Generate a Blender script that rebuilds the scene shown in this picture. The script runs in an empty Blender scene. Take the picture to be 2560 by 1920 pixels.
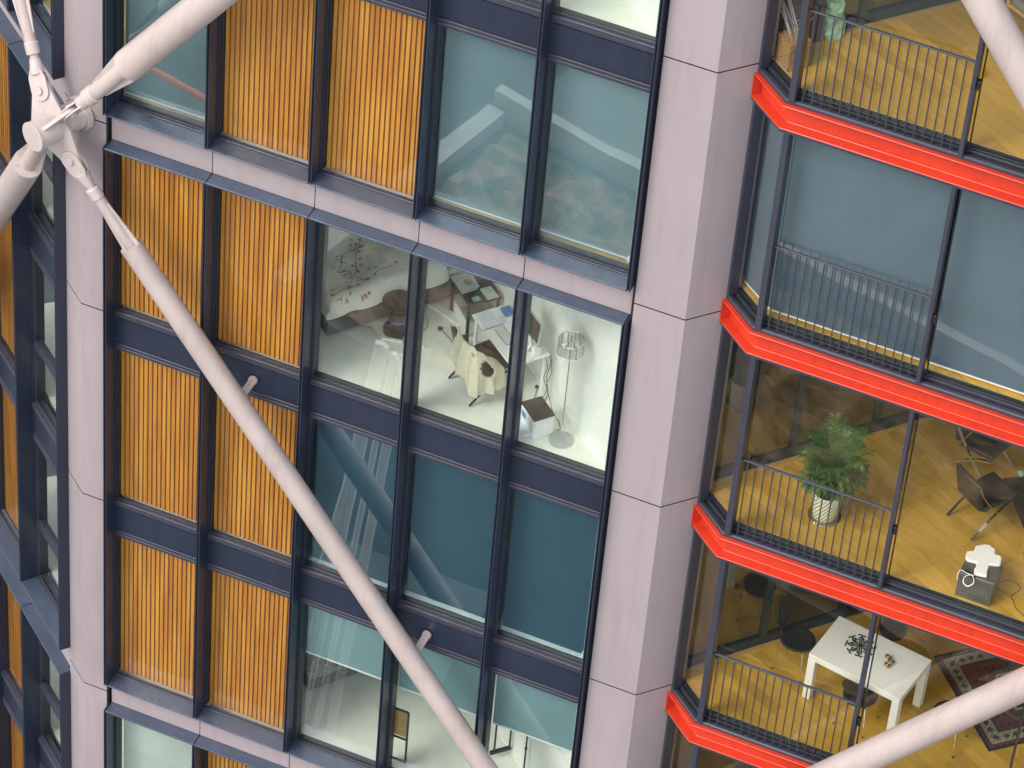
import bpy, bmesh, math, random
from mathutils import Vector, Matrix
random.seed(7)
scene = bpy.context.scene
col = scene.collection
PI = math.pi

# ------------------------------------------------------------------ camera
CAM = Vector((16.00706, -30.66317, 31.75062))
RT = Vector((0.9161551, 0.39507181, 0.06766159))
UP = Vector((-0.31665263, 0.60988454, 0.72647915))
FW = Vector((-0.24574568, 0.6869928, -0.68384936))
cd = bpy.data.cameras.new('camera')
cd.sensor_width = 36.0
cd.lens = 36.0 * 10124.5 / 2560.0
cd.clip_start = 1.0
cd.clip_end = 400.0
cam = bpy.data.objects.new('camera', cd)
col.objects.link(cam)
m = Matrix.Identity(4)
for i in range(3):
    m[i][0] = RT[i]; m[i][1] = UP[i]; m[i][2] = -FW[i]; m[i][3] = CAM[i]
cam.matrix_world = m
scene.camera = cam

# ------------------------------------------------------------------ sky and sun
SUN_EL, SUN_AZ = 46.0, 216.0          # degrees; azimuth clockwise from +y
w = bpy.data.worlds.new('World'); scene.world = w; w.use_nodes = True
nt = w.node_tree; nt.nodes.clear()
out = nt.nodes.new('ShaderNodeOutputWorld'); bg = nt.nodes.new('ShaderNodeBackground')
sky = nt.nodes.new('ShaderNodeTexSky'); sky.sky_type = 'NISHITA'; sky.sun_disc = False
sky.sun_elevation = math.radians(SUN_EL); sky.sun_rotation = math.radians(SUN_AZ)
sky.dust_density = 3.0; sky.ozone_density = 1.0
tc = nt.nodes.new('ShaderNodeTexCoord'); mp = nt.nodes.new('ShaderNodeMapping')
mp.inputs['Scale'].default_value = (2.2, 2.2, 5.0)
nz = nt.nodes.new('ShaderNodeTexNoise'); nz.inputs['Scale'].default_value = 2.0; nz.inputs['Detail'].default_value = 6.0
cr = nt.nodes.new('ShaderNodeValToRGB'); cr.color_ramp.elements[0].position = 0.36; cr.color_ramp.elements[1].position = 0.60
mx = nt.nodes.new('ShaderNodeMixRGB'); mx.inputs[2].default_value = (8.2, 8.1, 8.3, 1)
nt.links.new(tc.outputs['Generated'], mp.inputs[0]); nt.links.new(mp.outputs[0], nz.inputs['Vector'])
nt.links.new(nz.outputs['Fac'], cr.inputs[0]); nt.links.new(cr.outputs[0], mx.inputs[0])
nt.links.new(sky.outputs[0], mx.inputs[1]); nt.links.new(mx.outputs[0], bg.inputs[0])
bg.inputs[1].default_value = 0.15
nt.links.new(bg.outputs[0], out.inputs[0])
sl = bpy.data.lights.new('sun', 'SUN'); sl.energy = 1.15; sl.angle = math.radians(28); sl.color = (1.0, 0.95, 0.88)
so = bpy.data.objects.new('sun', sl); col.objects.link(so)
el, az = math.radians(SUN_EL), math.radians(SUN_AZ)
sdir = Vector((math.sin(az) * math.cos(el), math.cos(az) * math.cos(el), math.sin(el)))
so.rotation_euler = (-sdir).to_track_quat('-Z', 'Y').to_euler()
scene.view_settings.view_transform = 'Standard'
scene.view_settings.look = 'None'
scene.view_settings.exposure = 1.0
scene.view_settings.gamma = 1.0
scene.render.engine = 'CYCLES'
scene.cycles.max_bounces = 10
scene.cycles.diffuse_bounces = 5
scene.cycles.glossy_bounces = 5
scene.cycles.transparent_max_bounces = 24
scene.cycles.caustics_reflective = False
scene.cycles.caustics_refractive = False

# ------------------------------------------------------------------ materials
def mat(name, c, rough=0.5, metal=0.0, var=0.0, vscale=4.0, stretch=(1, 1, 1), bump=0.0, bscale=60.0, spec=0.5, c2=None, coat=0.0, rvar=0.0, wear=0.0, objvar=0.0):
    mt = bpy.data.materials.new(name); mt.use_nodes = True
    n = mt.node_tree; b = n.nodes['Principled BSDF']
    b.inputs['Base Color'].default_value = (*c, 1); b.inputs['Roughness'].default_value = rough
    b.inputs['Metallic'].default_value = metal; b.inputs['Specular IOR Level'].default_value = spec
    b.inputs['Coat Weight'].default_value = coat
    if var or c2 or bump or rvar:
        t = n.nodes.new('ShaderNodeTexCoord'); mm = n.nodes.new('ShaderNodeMapping'); mm.inputs['Scale'].default_value = stretch
        n.links.new(t.outputs['Object'], mm.inputs[0])
    if var or c2:
        z = n.nodes.new('ShaderNodeTexNoise'); z.inputs['Scale'].default_value = vscale; z.inputs['Detail'].default_value = 5
        n.links.new(mm.outputs[0], z.inputs['Vector'])
        r = n.nodes.new('ShaderNodeValToRGB'); r.color_ramp.elements[0].position = 0.3; r.color_ramp.elements[1].position = 0.7
        a = c2 if c2 else tuple(max(0, x * (1 - var)) for x in c)
        bb = c if c2 else tuple(min(1, x * (1 + var)) for x in c)
        r.color_ramp.elements[0].color = (*a, 1); r.color_ramp.elements[1].color = (*bb, 1)
        n.links.new(z.outputs['Fac'], r.inputs[0]); n.links.new(r.outputs[0], b.inputs['Base Color'])
    if wear or objvar:
        src = b.inputs['Base Color'].links[0].from_socket if b.inputs['Base Color'].links else None
        t9 = n.nodes.new('ShaderNodeTexCoord'); m9 = n.nodes.new('ShaderNodeMapping'); m9.inputs['Scale'].default_value = (9, 9, .7)
        z9 = n.nodes.new('ShaderNodeTexNoise'); z9.inputs['Scale'].default_value = 1.0; z9.inputs['Detail'].default_value = 7; z9.inputs['Roughness'].default_value = .62
        r9 = n.nodes.new('ShaderNodeMapRange'); r9.inputs['From Min'].default_value = .50; r9.inputs['From Max'].default_value = .74
        r9.inputs['To Min'].default_value = 1.0; r9.inputs['To Max'].default_value = 1.0 - wear
        oi = n.nodes.new('ShaderNodeObjectInfo'); ro = n.nodes.new('ShaderNodeMapRange'); ro.inputs['To Min'].default_value = 1.0 - objvar; ro.inputs['To Max'].default_value = 1.0 + objvar
        ml = n.nodes.new('ShaderNodeMath'); ml.operation = 'MULTIPLY'
        vm = n.nodes.new('ShaderNodeVectorMath'); vm.operation = 'SCALE'
        n.links.new(t9.outputs['Object'], m9.inputs[0]); n.links.new(m9.outputs[0], z9.inputs['Vector']); n.links.new(z9.outputs['Fac'], r9.inputs[0])
        n.links.new(oi.outputs['Random'], ro.inputs[0]); n.links.new(r9.outputs[0], ml.inputs[0]); n.links.new(ro.outputs[0], ml.inputs[1])
        if src: n.links.new(src, vm.inputs[0])
        else: vm.inputs[0].default_value = c
        n.links.new(ml.outputs[0], vm.inputs['Scale']); n.links.new(vm.outputs[0], b.inputs['Base Color'])
    if rvar:
        z3 = n.nodes.new('ShaderNodeTexNoise'); z3.inputs['Scale'].default_value = 3.0; z3.inputs['Detail'].default_value = 6
        n.links.new(mm.outputs[0], z3.inputs['Vector'])
        mr = n.nodes.new('ShaderNodeMapRange'); mr.inputs['From Min'].default_value = .3; mr.inputs['From Max'].default_value = .7
        mr.inputs['To Min'].default_value = max(0.02, rough - rvar); mr.inputs['To Max'].default_value = rough + rvar
        n.links.new(z3.outputs['Fac'], mr.inputs[0]); n.links.new(mr.outputs[0], b.inputs['Roughness'])
    if bump:
        z2 = n.nodes.new('ShaderNodeTexNoise'); z2.inputs['Scale'].default_value = bscale; z2.inputs['Detail'].default_value = 3
        n.links.new(mm.outputs[0], z2.inputs['Vector'])
        bp = n.nodes.new('ShaderNodeBump'); bp.inputs['Strength'].default_value = bump; bp.inputs['Distance'].default_value = 0.02
        n.links.new(z2.outputs['Fac'], bp.inputs['Height']); n.links.new(bp.outputs[0], b.inputs['Normal'])
    return mt

M = {}
M['mauve'] = mat('mauve_cladding', (0.300, 0.256, 0.264), 0.40, 0.0, var=0.035, vscale=0.8, bump=0.015, bscale=3, rvar=.08, wear=.12, objvar=.035)
M['navy'] = mat('navy_metal', (0.017, 0.023, 0.043), 0.34, 0.0, var=0.05, vscale=1.5, spec=0.5, rvar=.05, wear=-.25, objvar=.06)
M['navy_skylit'] = mat('navy_sky_tint', (0.060, 0.080, 0.120), 0.34, 0.25, var=0.12, vscale=2.2, spec=0.7, rvar=.07, wear=-.30, objvar=.08)  # lighter navy for hoods and sills, sky reflection put into the base colour
M['grey_frame'] = mat('grey_aluminium', (0.036, 0.038, 0.057), 0.38, 0.1, var=0.06, vscale=2, spec=0.6, rvar=.04, wear=-.25)
M['black'] = mat('black_joint', (0.006, 0.006, 0.008), 0.7)
M['darkframe'] = mat('dark_inner_frame', (0.018, 0.026, 0.032), 0.4, var=.2, vscale=6)
M['tube'] = mat('painted_steel_tube', (0.41, 0.345, 0.325), 0.42, 0.0, bump=0.008, bscale=12, vscale=1.2, c2=(0.355, 0.295, 0.27), wear=.16)
M['steel'] = mat('painted_steel_fitting', (0.42, 0.36, 0.34), 0.38, 0.0, var=0.05, vscale=6, wear=.14)
M['red'] = mat('red_paint', (0.51, 0.038, 0.015), 0.34, 0.0, var=0.07, vscale=1.5, spec=0.5, rvar=.08, coat=.1, wear=.22)
M['slatback'] = mat('timber_backing', (0.26, 0.105, 0.02), 0.8)
M['white_bar'] = mat('white_bar', (0.85, 0.86, 0.82), 0.5)
M['wall'] = mat('white_wall', (0.91, 0.94, 0.90), 0.8, var=.02, vscale=2)
M['wallteal'] = mat('pale_wall', (0.86, 0.89, 0.86), 0.8)
M['wall_shaded'] = mat('wall_shade_tint', (0.12, 0.085, 0.03), 0.8, var=.2, vscale=1.5)  # wall darkened to brown, dimness and floor reflection painted into its colour
M['carpet'] = mat('cream_carpet', (0.87, 0.89, 0.80), 0.95, var=.05, vscale=5, bump=.1, bscale=200)
M['slab'] = mat('white_painted_slab', (0.88, 0.88, 0.86), 0.9)
M['white'] = mat('white_lacquer', (0.90, 0.91, 0.89), 0.35)
M['whitem'] = mat('white_plastic', (0.85, 0.86, 0.86), 0.5)
M['foam'] = mat('white_polystyrene', (0.95, 0.95, 0.95), 0.9, bump=.2, bscale=80)
M['blackp'] = mat('black_plastic', (0.012, 0.012, 0.012), 0.45)
M['brownlid'] = mat('smoky_brown_lid', (0.045, 0.036, 0.03), 0.3, var=.3, vscale=8)
M['chrome'] = mat('chrome', (0.75, 0.76, 0.76), 0.12, 1.0)
M['leather_b'] = mat('black_leather', (0.014, 0.013, 0.012), 0.42, bump=.2, bscale=40, var=.3, vscale=9)
M['leather_br'] = mat('brown_leather', (0.065, 0.038, 0.028), 0.4, bump=.15, bscale=40, var=.25, vscale=7)
M['fleece'] = mat('cream_fleece', (0.80, 0.76, 0.58), 1.0, var=.06, vscale=14, bump=.5, bscale=120)
M['duvet'] = mat('white_cotton', (0.74, 0.75, 0.70), 0.9, var=.03, vscale=3, bump=.35, bscale=7)
M['pink'] = mat('pink_print', (0.52, 0.22, 0.26), 0.9)
M['twig'] = mat('dark_print', (0.14, 0.13, 0.12), 0.9)
M['bedbase'] = mat('brown_bed_fabric', (0.14, 0.12, 0.105), 0.85, var=.1, vscale=10)
M['bedgrey'] = mat('grey_bed_fabric', (0.10, 0.10, 0.105), 0.85, var=.1, vscale=10)
M['speckle'] = mat('speckled_throw', (0.42, 0.44, 0.42), 0.95, c2=(0.05, 0.055, 0.055), vscale=38)
M['paper'] = mat('paper', (0.70, 0.76, 0.84), 0.8)
M['paper_g'] = mat('leaflet_paper', (0.66, 0.74, 0.60), 0.8, c2=(0.36, 0.60, 0.50), vscale=9)
M['blue'] = mat('blue_cover', (0.05, 0.22, 0.55), 0.4)
M['cyan'] = mat('cyan_card', (0.15, 0.42, 0.46), 0.4, c2=(.5, .65, .65), vscale=30)
M['bookgrey'] = mat('grey_book_cover', (0.46, 0.48, 0.52), 0.5)
M['olive'] = mat('olive_print', (0.30, 0.30, 0.17), 0.6)
M['keys'] = mat('aluminium_keyboard', (0.55, 0.57, 0.54), 0.4, .3)
M['cable'] = mat('dark_cable', (0.03, 0.03, 0.035), 0.5)
M['brass'] = mat('brass', (0.60, 0.45, 0.22), 0.22, 1.0)
M['iron'] = mat('dark_iron', (0.012, 0.02, 0.022), 0.4)
M['box'] = mat('grey_perforated_metal', (0.14, 0.145, 0.13), 0.35, .5, var=.1, vscale=6)
M['pot'] = mat('cream_ceramic', (0.85, 0.87, 0.70), 0.5)
M['potgroove'] = mat('olive_groove', (0.18, 0.19, 0.10), 0.7)
M['soil'] = mat('soil', (0.03, 0.022, 0.015), 0.95, bump=.5, bscale=60)
M['leaf'] = mat('palm_leaf', (0.05, 0.19, 0.02), 0.45, c2=(0.014, 0.055, 0.010), vscale=5)
M['leaf2'] = mat('palm_leaf_light', (0.15, 0.24, 0.045), 0.45, c2=(0.06, 0.15, 0.03), vscale=6)
M['wicker'] = mat('golden_wicker', (0.50, 0.30, 0.09), 0.6, c2=(0.22, 0.12, 0.03), vscale=45, bump=.6, bscale=90)
M['beech'] = mat('beech_wood', (0.55, 0.34, 0.11), 0.45, var=.15, vscale=6)
M['cushion'] = mat('grey_cushion', (0.22, 0.26, 0.25), 0.9)
M['greenbag'] = mat('pale_green_plastic', (0.30, 0.52, 0.36), 0.25, var=.5, vscale=7)
M['orange'] = mat('orange_paint', (0.85, 0.16, 0.03), 0.5)
M['pole_white'] = mat('pole_white', (0.95, 0.95, 0.93), 0.5)
M['dish'] = mat('smoky_black_plastic', (0.022, 0.019, 0.018), 0.35)
M['keyboard_grey'] = mat('keyboard_grey', (0.22, 0.23, 0.22), 0.4)
M['paving'] = mat('paving', (0.055, 0.072, 0.075), 0.8, var=.3, vscale=.4)
M['roofgrey'] = mat('roof_membrane', (0.13, 0.16, 0.16), 0.8, var=.15, vscale=.3)
M['rooflight'] = mat('light_stone_coping', (0.42, 0.43, 0.41), 0.7, var=.1, vscale=2)
M['hedge'] = mat('green_roof_planting', (0.03, 0.06, 0.05), 0.95, c2=(0.34, 0.24, 0.17), vscale=2.2)

def wood_slats():
    mt = mat('timber_slats', (0.70, 0.33, 0.055), 0.5)
    n = mt.node_tree; b = n.nodes['Principled BSDF']
    t = n.nodes.new('ShaderNodeTexCoord'); mm = n.nodes.new('ShaderNodeMapping'); mm.inputs['Scale'].default_value = (15, 15, 0.8)
    z = n.nodes.new('ShaderNodeTexNoise'); z.inputs['Scale'].default_value = 1.0; z.inputs['Detail'].default_value = 5
    r = n.nodes.new('ShaderNodeValToRGB')
    r.color_ramp.elements[0].position = .28; r.color_ramp.elements[0].color = (0.37, 0.140, 0.020, 1)
    r.color_ramp.elements[1].position = .66; r.color_ramp.elements[1].color = (0.60, 0.295, 0.042, 1)
    e = r.color_ramp.elements.new(.47); e.color = (0.50, 0.205, 0.026, 1)
    n.links.new(t.outputs['Object'], mm.inputs[0]); n.links.new(mm.outputs[0], z.inputs['Vector'])
    n.links.new(z.outputs['Fac'], r.inputs[0]); n.links.new(r.outputs[0], b.inputs['Base Color'])
    return mt
M['slats'] = wood_slats()

def oak(name, c1, c2, c3, rot=-26.0, bw=1.3, rh=0.15, rough=0.32):
    mt = mat(name, c1, rough); n = mt.node_tree; b = n.nodes['Principled BSDF']
    t = n.nodes.new('ShaderNodeTexCoord'); mm = n.nodes.new('ShaderNodeMapping'); mm.inputs['Rotation'].default_value = (0, 0, math.radians(-rot))
    br = n.nodes.new('ShaderNodeTexBrick'); br.inputs['Scale'].default_value = 1.0
    br.inputs['Brick Width'].default_value = bw; br.inputs['Row Height'].default_value = rh; br.inputs['Mortar Size'].default_value = 0.0012
    br.inputs['Color1'].default_value = (*c1, 1); br.inputs['Color2'].default_value = (*c2, 1); br.inputs['Mortar'].default_value = (*[x * .55 for x in c3], 1)
    br.offset = 0.37
    n.links.new(t.outputs['Object'], mm.inputs[0]); n.links.new(mm.outputs[0], br.inputs['Vector'])
    m2 = n.nodes.new('ShaderNodeMapping'); m2.inputs['Scale'].default_value = (1.6, 9, 1)
    n.links.new(mm.outputs[0], m2.inputs[0])
    z = n.nodes.new('ShaderNodeTexNoise'); z.inputs['Scale'].default_value = 2.2; z.inputs['Detail'].default_value = 7; z.inputs['Distortion'].default_value = .15
    n.links.new(m2.outputs[0], z.inputs['Vector'])
    r = n.nodes.new('ShaderNodeValToRGB'); r.color_ramp.elements[0].position = .3; r.color_ramp.elements[1].position = .62
    r.color_ramp.elements[0].color = (*c3, 1); r.color_ramp.elements[1].color = (1, 1, 1, 1)
    n.links.new(z.outputs['Fac'], r.inputs[0])
    mx = n.nodes.new('ShaderNodeMixRGB'); mx.blend_type = 'MULTIPLY'; mx.inputs[0].default_value = .32
    n.links.new(br.outputs['Color'], mx.inputs[1]); n.links.new(r.outputs[0], mx.inputs[2]); n.links.new(mx.outputs[0], b.inputs['Base Color'])
    return mt
M['oak'] = oak('oak_floor', (0.70, 0.435, 0.075), (0.52, 0.30, 0.040), (0.60, 0.45, 0.26))
M['oak_shaded'] = oak('oak_floor_shade_tint', (0.20, 0.13, 0.035), (0.15, 0.09, 0.02), (0.4, 0.3, 0.15))  # darker copy of the oak, low room light painted into its colour

def glass(name, tint, refl=0.10, top=0.9, bumpy=0.0):
    mt = bpy.data.materials.new(name); mt.use_nodes = True; n = mt.node_tree; n.nodes.clear()
    o = n.nodes.new('ShaderNodeOutputMaterial'); tr = n.nodes.new('ShaderNodeBsdfTransparent'); gl = n.nodes.new('ShaderNodeBsdfGlossy')
    tr.inputs[0].default_value = (*tint, 1); gl.inputs['Roughness'].default_value = 0.0
    lw = n.nodes.new('ShaderNodeLayerWeight'); lw.inputs['Blend'].default_value = .5
    p = n.nodes.new('ShaderNodeMath'); p.operation = 'POWER'; p.inputs[1].default_value = 4.0
    mr = n.nodes.new('ShaderNodeMapRange'); mr.inputs['To Min'].default_value = refl; mr.inputs['To Max'].default_value = top
    ms = n.nodes.new('ShaderNodeMixShader')
    n.links.new(lw.outputs['Facing'], p.inputs[0]); n.links.new(p.outputs[0], mr.inputs[0]); n.links.new(mr.outputs[0], ms.inputs[0])
    n.links.new(tr.outputs[0], ms.inputs[1]); n.links.new(gl.outputs[0], ms.inputs[2]); n.links.new(ms.outputs[0], o.inputs[0])
    if bumpy:
        t = n.nodes.new('ShaderNodeTexCoord'); z = n.nodes.new('ShaderNodeTexNoise'); z.inputs['Scale'].default_value = .9; z.inputs['Detail'].default_value = 1
        bp = n.nodes.new('ShaderNodeBump'); bp.inputs['Strength'].default_value = bumpy; bp.inputs['Distance'].default_value = .02
        n.links.new(t.outputs['Object'], z.inputs['Vector']); n.links.new(z.outputs['Fac'], bp.inputs['Height']); n.links.new(bp.outputs[0], gl.inputs['Normal'])
    return mt
M['glass'] = glass('window_glass', (0.95, 0.975, 0.955), 0.09, bumpy=.04)
M['glass_blue'] = glass('tinted_glass', (0.86, 0.935, 0.945), 0.14, bumpy=.04)
M['glass_wg'] = glass('winter_garden_glass', (0.97, 0.975, 0.945), 0.07, bumpy=.06)
M['glass_in'] = glass('partition_glass', (0.72, 0.72, 0.52), 0.16)
M['crystal'] = glass('crystal', (0.86, 0.90, 0.86), 0.25)

def blindmat(name, c, trans=.35):
    mt = bpy.data.materials.new(name); mt.use_nodes = True; n = mt.node_tree; n.nodes.clear()
    o = n.nodes.new('ShaderNodeOutputMaterial'); d = n.nodes.new('ShaderNodeBsdfDiffuse'); t = n.nodes.new('ShaderNodeBsdfTranslucent'); ms = n.nodes.new('ShaderNodeMixShader')
    tcn = n.nodes.new('ShaderNodeTexCoord'); z = n.nodes.new('ShaderNodeTexNoise'); z.inputs['Scale'].default_value = 1.3; z.inputs['Detail'].default_value = 4
    r = n.nodes.new('ShaderNodeValToRGB'); r.color_ramp.elements[0].position = .3; r.color_ramp.elements[1].position = .7
    r.color_ramp.elements[0].color = (*[x * .9 for x in c], 1); r.color_ramp.elements[1].color = (*[x * 1.08 for x in c], 1)
    n.links.new(tcn.outputs['Object'], z.inputs['Vector']); n.links.new(z.outputs['Fac'], r.inputs[0])
    n.links.new(r.outputs[0], d.inputs[0]); n.links.new(r.outputs[0], t.inputs[0]); ms.inputs[0].default_value = trans
    n.links.new(d.outputs[0], ms.inputs[1]); n.links.new(t.outputs[0], ms.inputs[2]); n.links.new(ms.outputs[0], o.inputs[0])
    return mt
M['blind_green'] = blindmat('grey_green_blind', (0.27, 0.345, 0.355), .1)
M['blind_teal'] = blindmat('dark_teal_blind', (0.080, 0.148, 0.195), .1)
M['blind_half'] = blindmat('teal_grey_blind', (0.23, 0.37, 0.41), .15)
M['blind_blue'] = blindmat('blue_grey_blind', (0.098, 0.145, 0.195), .06)
M['blind_white'] = blindmat('white_blind', (0.80, 0.86, 0.82), .4)

# ------------------------------------------------------------------ mesh helpers
class MB:
    def __init__(s): s.v = []; s.f = []; s.m = []
    def add(s, vs, fs, mi=0):
        b = len(s.v); s.v += [tuple(x) for x in vs]; s.f += [tuple(i + b for i in f) for f in fs]; s.m += [mi] * len(fs)
    def hexa(s, c, mi=0):       # 8 corners: bottom 4 then top 4
        s.add(c, [(3, 2, 1, 0), (4, 5, 6, 7), (0, 1, 5, 4), (1, 2, 6, 5), (2, 3, 7, 6), (3, 0, 4, 7)], mi)
    def box(s, x0, x1, y0, y1, z0, z1, mi=0, F=None):
        c = [(x0, y0, z0), (x1, y0, z0), (x1, y1, z0), (x0, y1, z0), (x0, y0, z1), (x1, y0, z1), (x1, y1, z1), (x0, y1, z1)]
        if F: c = [F(*p) for p in c]
        s.hexa(c, mi)
    def prism(s, poly, z0, z1, mi=0):
        n = len(poly)
        vs = [(p[0], p[1], z0) for p in poly] + [(p[0], p[1], z1) for p in poly]
        s.add(vs, [tuple(range(n - 1, -1, -1)), tuple(range(n, 2 * n))] + [(i, (i + 1) % n, (i + 1) % n + n, i + n) for i in range(n)], mi)
    def obox(s, c, ax, ay, az, hx, hy, hz, mi=0):
        c = Vector(c); ax, ay, az = Vector(ax) * hx, Vector(ay) * hy, Vector(az) * hz
        s.hexa([c - ax - ay - az, c + ax - ay - az, c + ax + ay - az, c - ax + ay - az, c - ax - ay + az, c + ax - ay + az, c + ax + ay + az, c - ax + ay + az], mi)
    def tube(s, pts, rs, n=16, mi=0, caps=True):
        pts = [Vector(p) for p in pts]
        if not isinstance(rs, (list, tuple)): rs = [rs] * len(pts)
        rings = []; prev = None
        for i, p in enumerate(pts):
            a = pts[max(0, i - 1)]; b = pts[min(len(pts) - 1, i + 1)]
            d = (b - a)
            if d.length < 1e-9: d = prev[2] if prev else Vector((0, 0, 1))
            d = d.normalized()
            if prev is None:
                u = d.cross(Vector((0, 0, 1)))
                if u.length < .1: u = d.cross(Vector((0, 1, 0)))
                u.normalize()
            else:
                u = prev[0] - d * prev[0].dot(d); u.normalize()
            vv = d.cross(u); prev = (u, vv, d)
            rings.append([p + (u * math.cos(2 * PI * k / n) + vv * math.sin(2 * PI * k / n)) * rs[i] for k in range(n)])
        vs = [q for r in rings for q in r]; fs = []
        for i in range(len(pts) - 1):
            for k in range(n):
                a = i * n + k; b = i * n + (k + 1) % n
                fs.append((a, b, b + n, a + n))
        if caps:
            fs.append(tuple(range(n - 1, -1, -1))); o = (len(pts) - 1) * n; fs.append(tuple(range(o, o + n)))
        s.add(vs, fs, mi)
    def cyl(s, a, b, r, n=20, mi=0, r2=None): s.tube([a, b], [r, r if r2 is None else r2], n, mi)
    def sphere(s, c, r, n=12, mi=0, sc=(1, 1, 1)):
        vs = []; fs = []; k = n // 2
        for i in range(k + 1):
            th = PI * i / k
            for j in range(n):
                ph = 2 * PI * j / n
                vs.append((c[0] + r * sc[0] * math.sin(th) * math.cos(ph), c[1] + r * sc[1] * math.sin(th) * math.sin(ph), c[2] + r * sc[2] * math.cos(th)))
        for i in range(k):
            for j in range(n):
                fs.append((i * n + j, i * n + (j + 1) % n, (i + 1) * n + (j + 1) % n, (i + 1) * n + j))
        s.add(vs, fs, mi)
    def plate(s, outline, nrm, t, mi=0):     # planar outline (3D pts) extruded +-t/2 along nrm
        nrm = Vector(nrm).normalized() * t / 2; o = [Vector(p) for p in outline]; k = len(o)
        vs = [p - nrm for p in o] + [p + nrm for p in o]
        s.add(vs, [tuple(range(k - 1, -1, -1)), tuple(range(k, 2 * k))] + [(i, (i + 1) % k, (i + 1) % k + k, i + k) for i in range(k)], mi)
    def build(s, name, mats, parent=None, org=None, bevel=0.0, smooth=False, recalc=True, **props):
        me = bpy.data.meshes.new(name)
        o0 = Vector(org) if org is not None else (rootloc(parent) if parent else Vector((0, 0, 0)))
        me.from_pydata([tuple(Vector(v) - o0) for v in s.v], [], s.f)
        if not isinstance(mats, (list, tuple)): mats = [mats]
        for k in mats: me.materials.append(M[k] if isinstance(k, str) else k)
        me.polygons.foreach_set('material_index', s.m)
        if recalc or bevel:
            bm = bmesh.new(); bm.from_mesh(me)
            if recalc: bmesh.ops.recalc_face_normals(bm, faces=bm.faces)
            if bevel:
                ed = [e for e in bm.edges if len(e.link_faces) == 2 and e.calc_face_angle(0) > .6]
                bmesh.ops.bevel(bm, geom=ed, offset=bevel, segments=1, profile=.5, affect='EDGES', clamp_overlap=True)
            bm.to_mesh(me); bm.free()
        if smooth:
            me.polygons.foreach_set('use_smooth', [True] * len(me.polygons))
            try: me.set_sharp_from_angle(angle=math.radians(38))
            except Exception: pass
        me.update()
        o = bpy.data.objects.new(name, me); col.objects.link(o)
        if parent: o.parent = parent
        elif org is not None: o.location = o0
        for k, vv in props.items(): o[k] = vv
        return o

def rootloc(o):
    while o.parent: o = o.parent
    return o.location.copy()
def thing(name, label, cat, loc=(0, 0, 0), group=None):
    o = bpy.data.objects.new(name, None); col.objects.link(o); o.location = loc; o.empty_display_size = .2
    o['label'] = label; o['category'] = cat
    if group: o['group'] = group
    return o
def tag(o, label, cat, group=None):
    o['label'] = label; o['category'] = cat
    if group: o['group'] = group
    return o
def copy_thing(o, loc, rotz, label, parent=None):
    c = o.copy(); col.objects.link(c)
    if parent: c.parent = parent
    else: c.location = loc; c.rotation_euler = (0, 0, rotz); c['label'] = label
    for ch in list(o.children): copy_thing(ch, None, None, None, c)
    return c

# ------------------------------------------------------------------ facade frames
W = 1.24856; H = 3.1
def FA(u, v, z): return (u, v, z)
CO = Vector((-0.800, 0.295)); CU = Vector((-0.775, 0.632)); CN = Vector((0.632, 0.775))
def FC(u, v, z):
    p = CO + CU * u + CN * v; return (p.x, p.y, z)

B = thing('apartment_building', 'apartment block with navy window cassettes, mauve columns, slatted timber panels and red steel edge beams', 'building')

def fin(F, u, z0, z1, half=None):
    f = MB(); e = .004
    if half != 'R':
        f.box(u - .022, u - .009, 0, .20, z0, z1, 0, F)
    if half != 'L':
        f.box(u + .009, u + .022, 0, .20, z0, z1, 0, F)
    f.box(u - .009, u + .009, .02, .20, z0 + .01, z1 - .01, 1, F)
    f.box(u - .034, u + .034, .20, .255, z0 + .02, z1 - .02, 0, F)
    # joint nick at each storey
    f.box(u - .050, u + .050, .255, .37, z0 + .05, z1 - .03, 2, F)
    return f.build('mullion_fin', ['navy', 'black', 'darkframe'], B)

def spandrel(F, u0, u1, zc):
    f = MB(); a, b = u0 + .034, u1 - .034
    f.box(a, b, .218, .30, zc - .45, zc - .07, 0, F)
    s = f.build('spandrel_panel', ['navy'], B)
    g = MB()
    g.box(a, b, .19, .30, zc + .005, zc + .05, 0, F)
    g.box(a, b, .20, .29, zc - .045, zc - .002, 0, F)
    g.box(a, b, .225, .30, zc - .07, zc - .045, 1, F)
    g.box(a, b, .205, .29, zc - .50, zc - .462, 0, F)
    g.box(a, b, .225, .30, zc - .462, zc - .45, 1, F)
    g.box(a, b, .198, .29, zc - .555, zc - .507, 0, F)
    g.box(a, b, .225, .288, zc - .507, zc - .50, 1, F)
    g.build('trim', ['grey_frame', 'black'], s, bevel=.003)
    return s

def window(F, u0, u1, z0, z1, label=None, gl='glass', transom=None, itop=0):
    f = MB(); a, b = u0 + .034, u1 - .034
    # outer thin glazing frame
    f.box(a, b, .232, .262, z0, z0 + .018, 0, F); f.box(a, b, .232, .262, z1 - .018, z1, 0, F)
    f.box(a, a + .014, .232, .262, z0 + .018, z1 - .018, 0, F); f.box(b - .014, b, .232, .262, z0 + .018, z1 - .018, 0, F)
    f.box(a + .016, b - .016, .278, .352, min(z0, itop) - .03, itop, 1, F)
    if transom:
        f.box(a + .016, b - .016, .22, .34, transom - .03, transom + .03, 0, F)
    o = f.build('window', ['grey_frame', 'darkframe'], B)
    if label: o['label'] = label
    p = MB(); p.box(a + .010, b - .010, .266, .272, z0 + .002, z1 - .002, 0, F)
    p.build('pane', gl, o)
    return o

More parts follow.
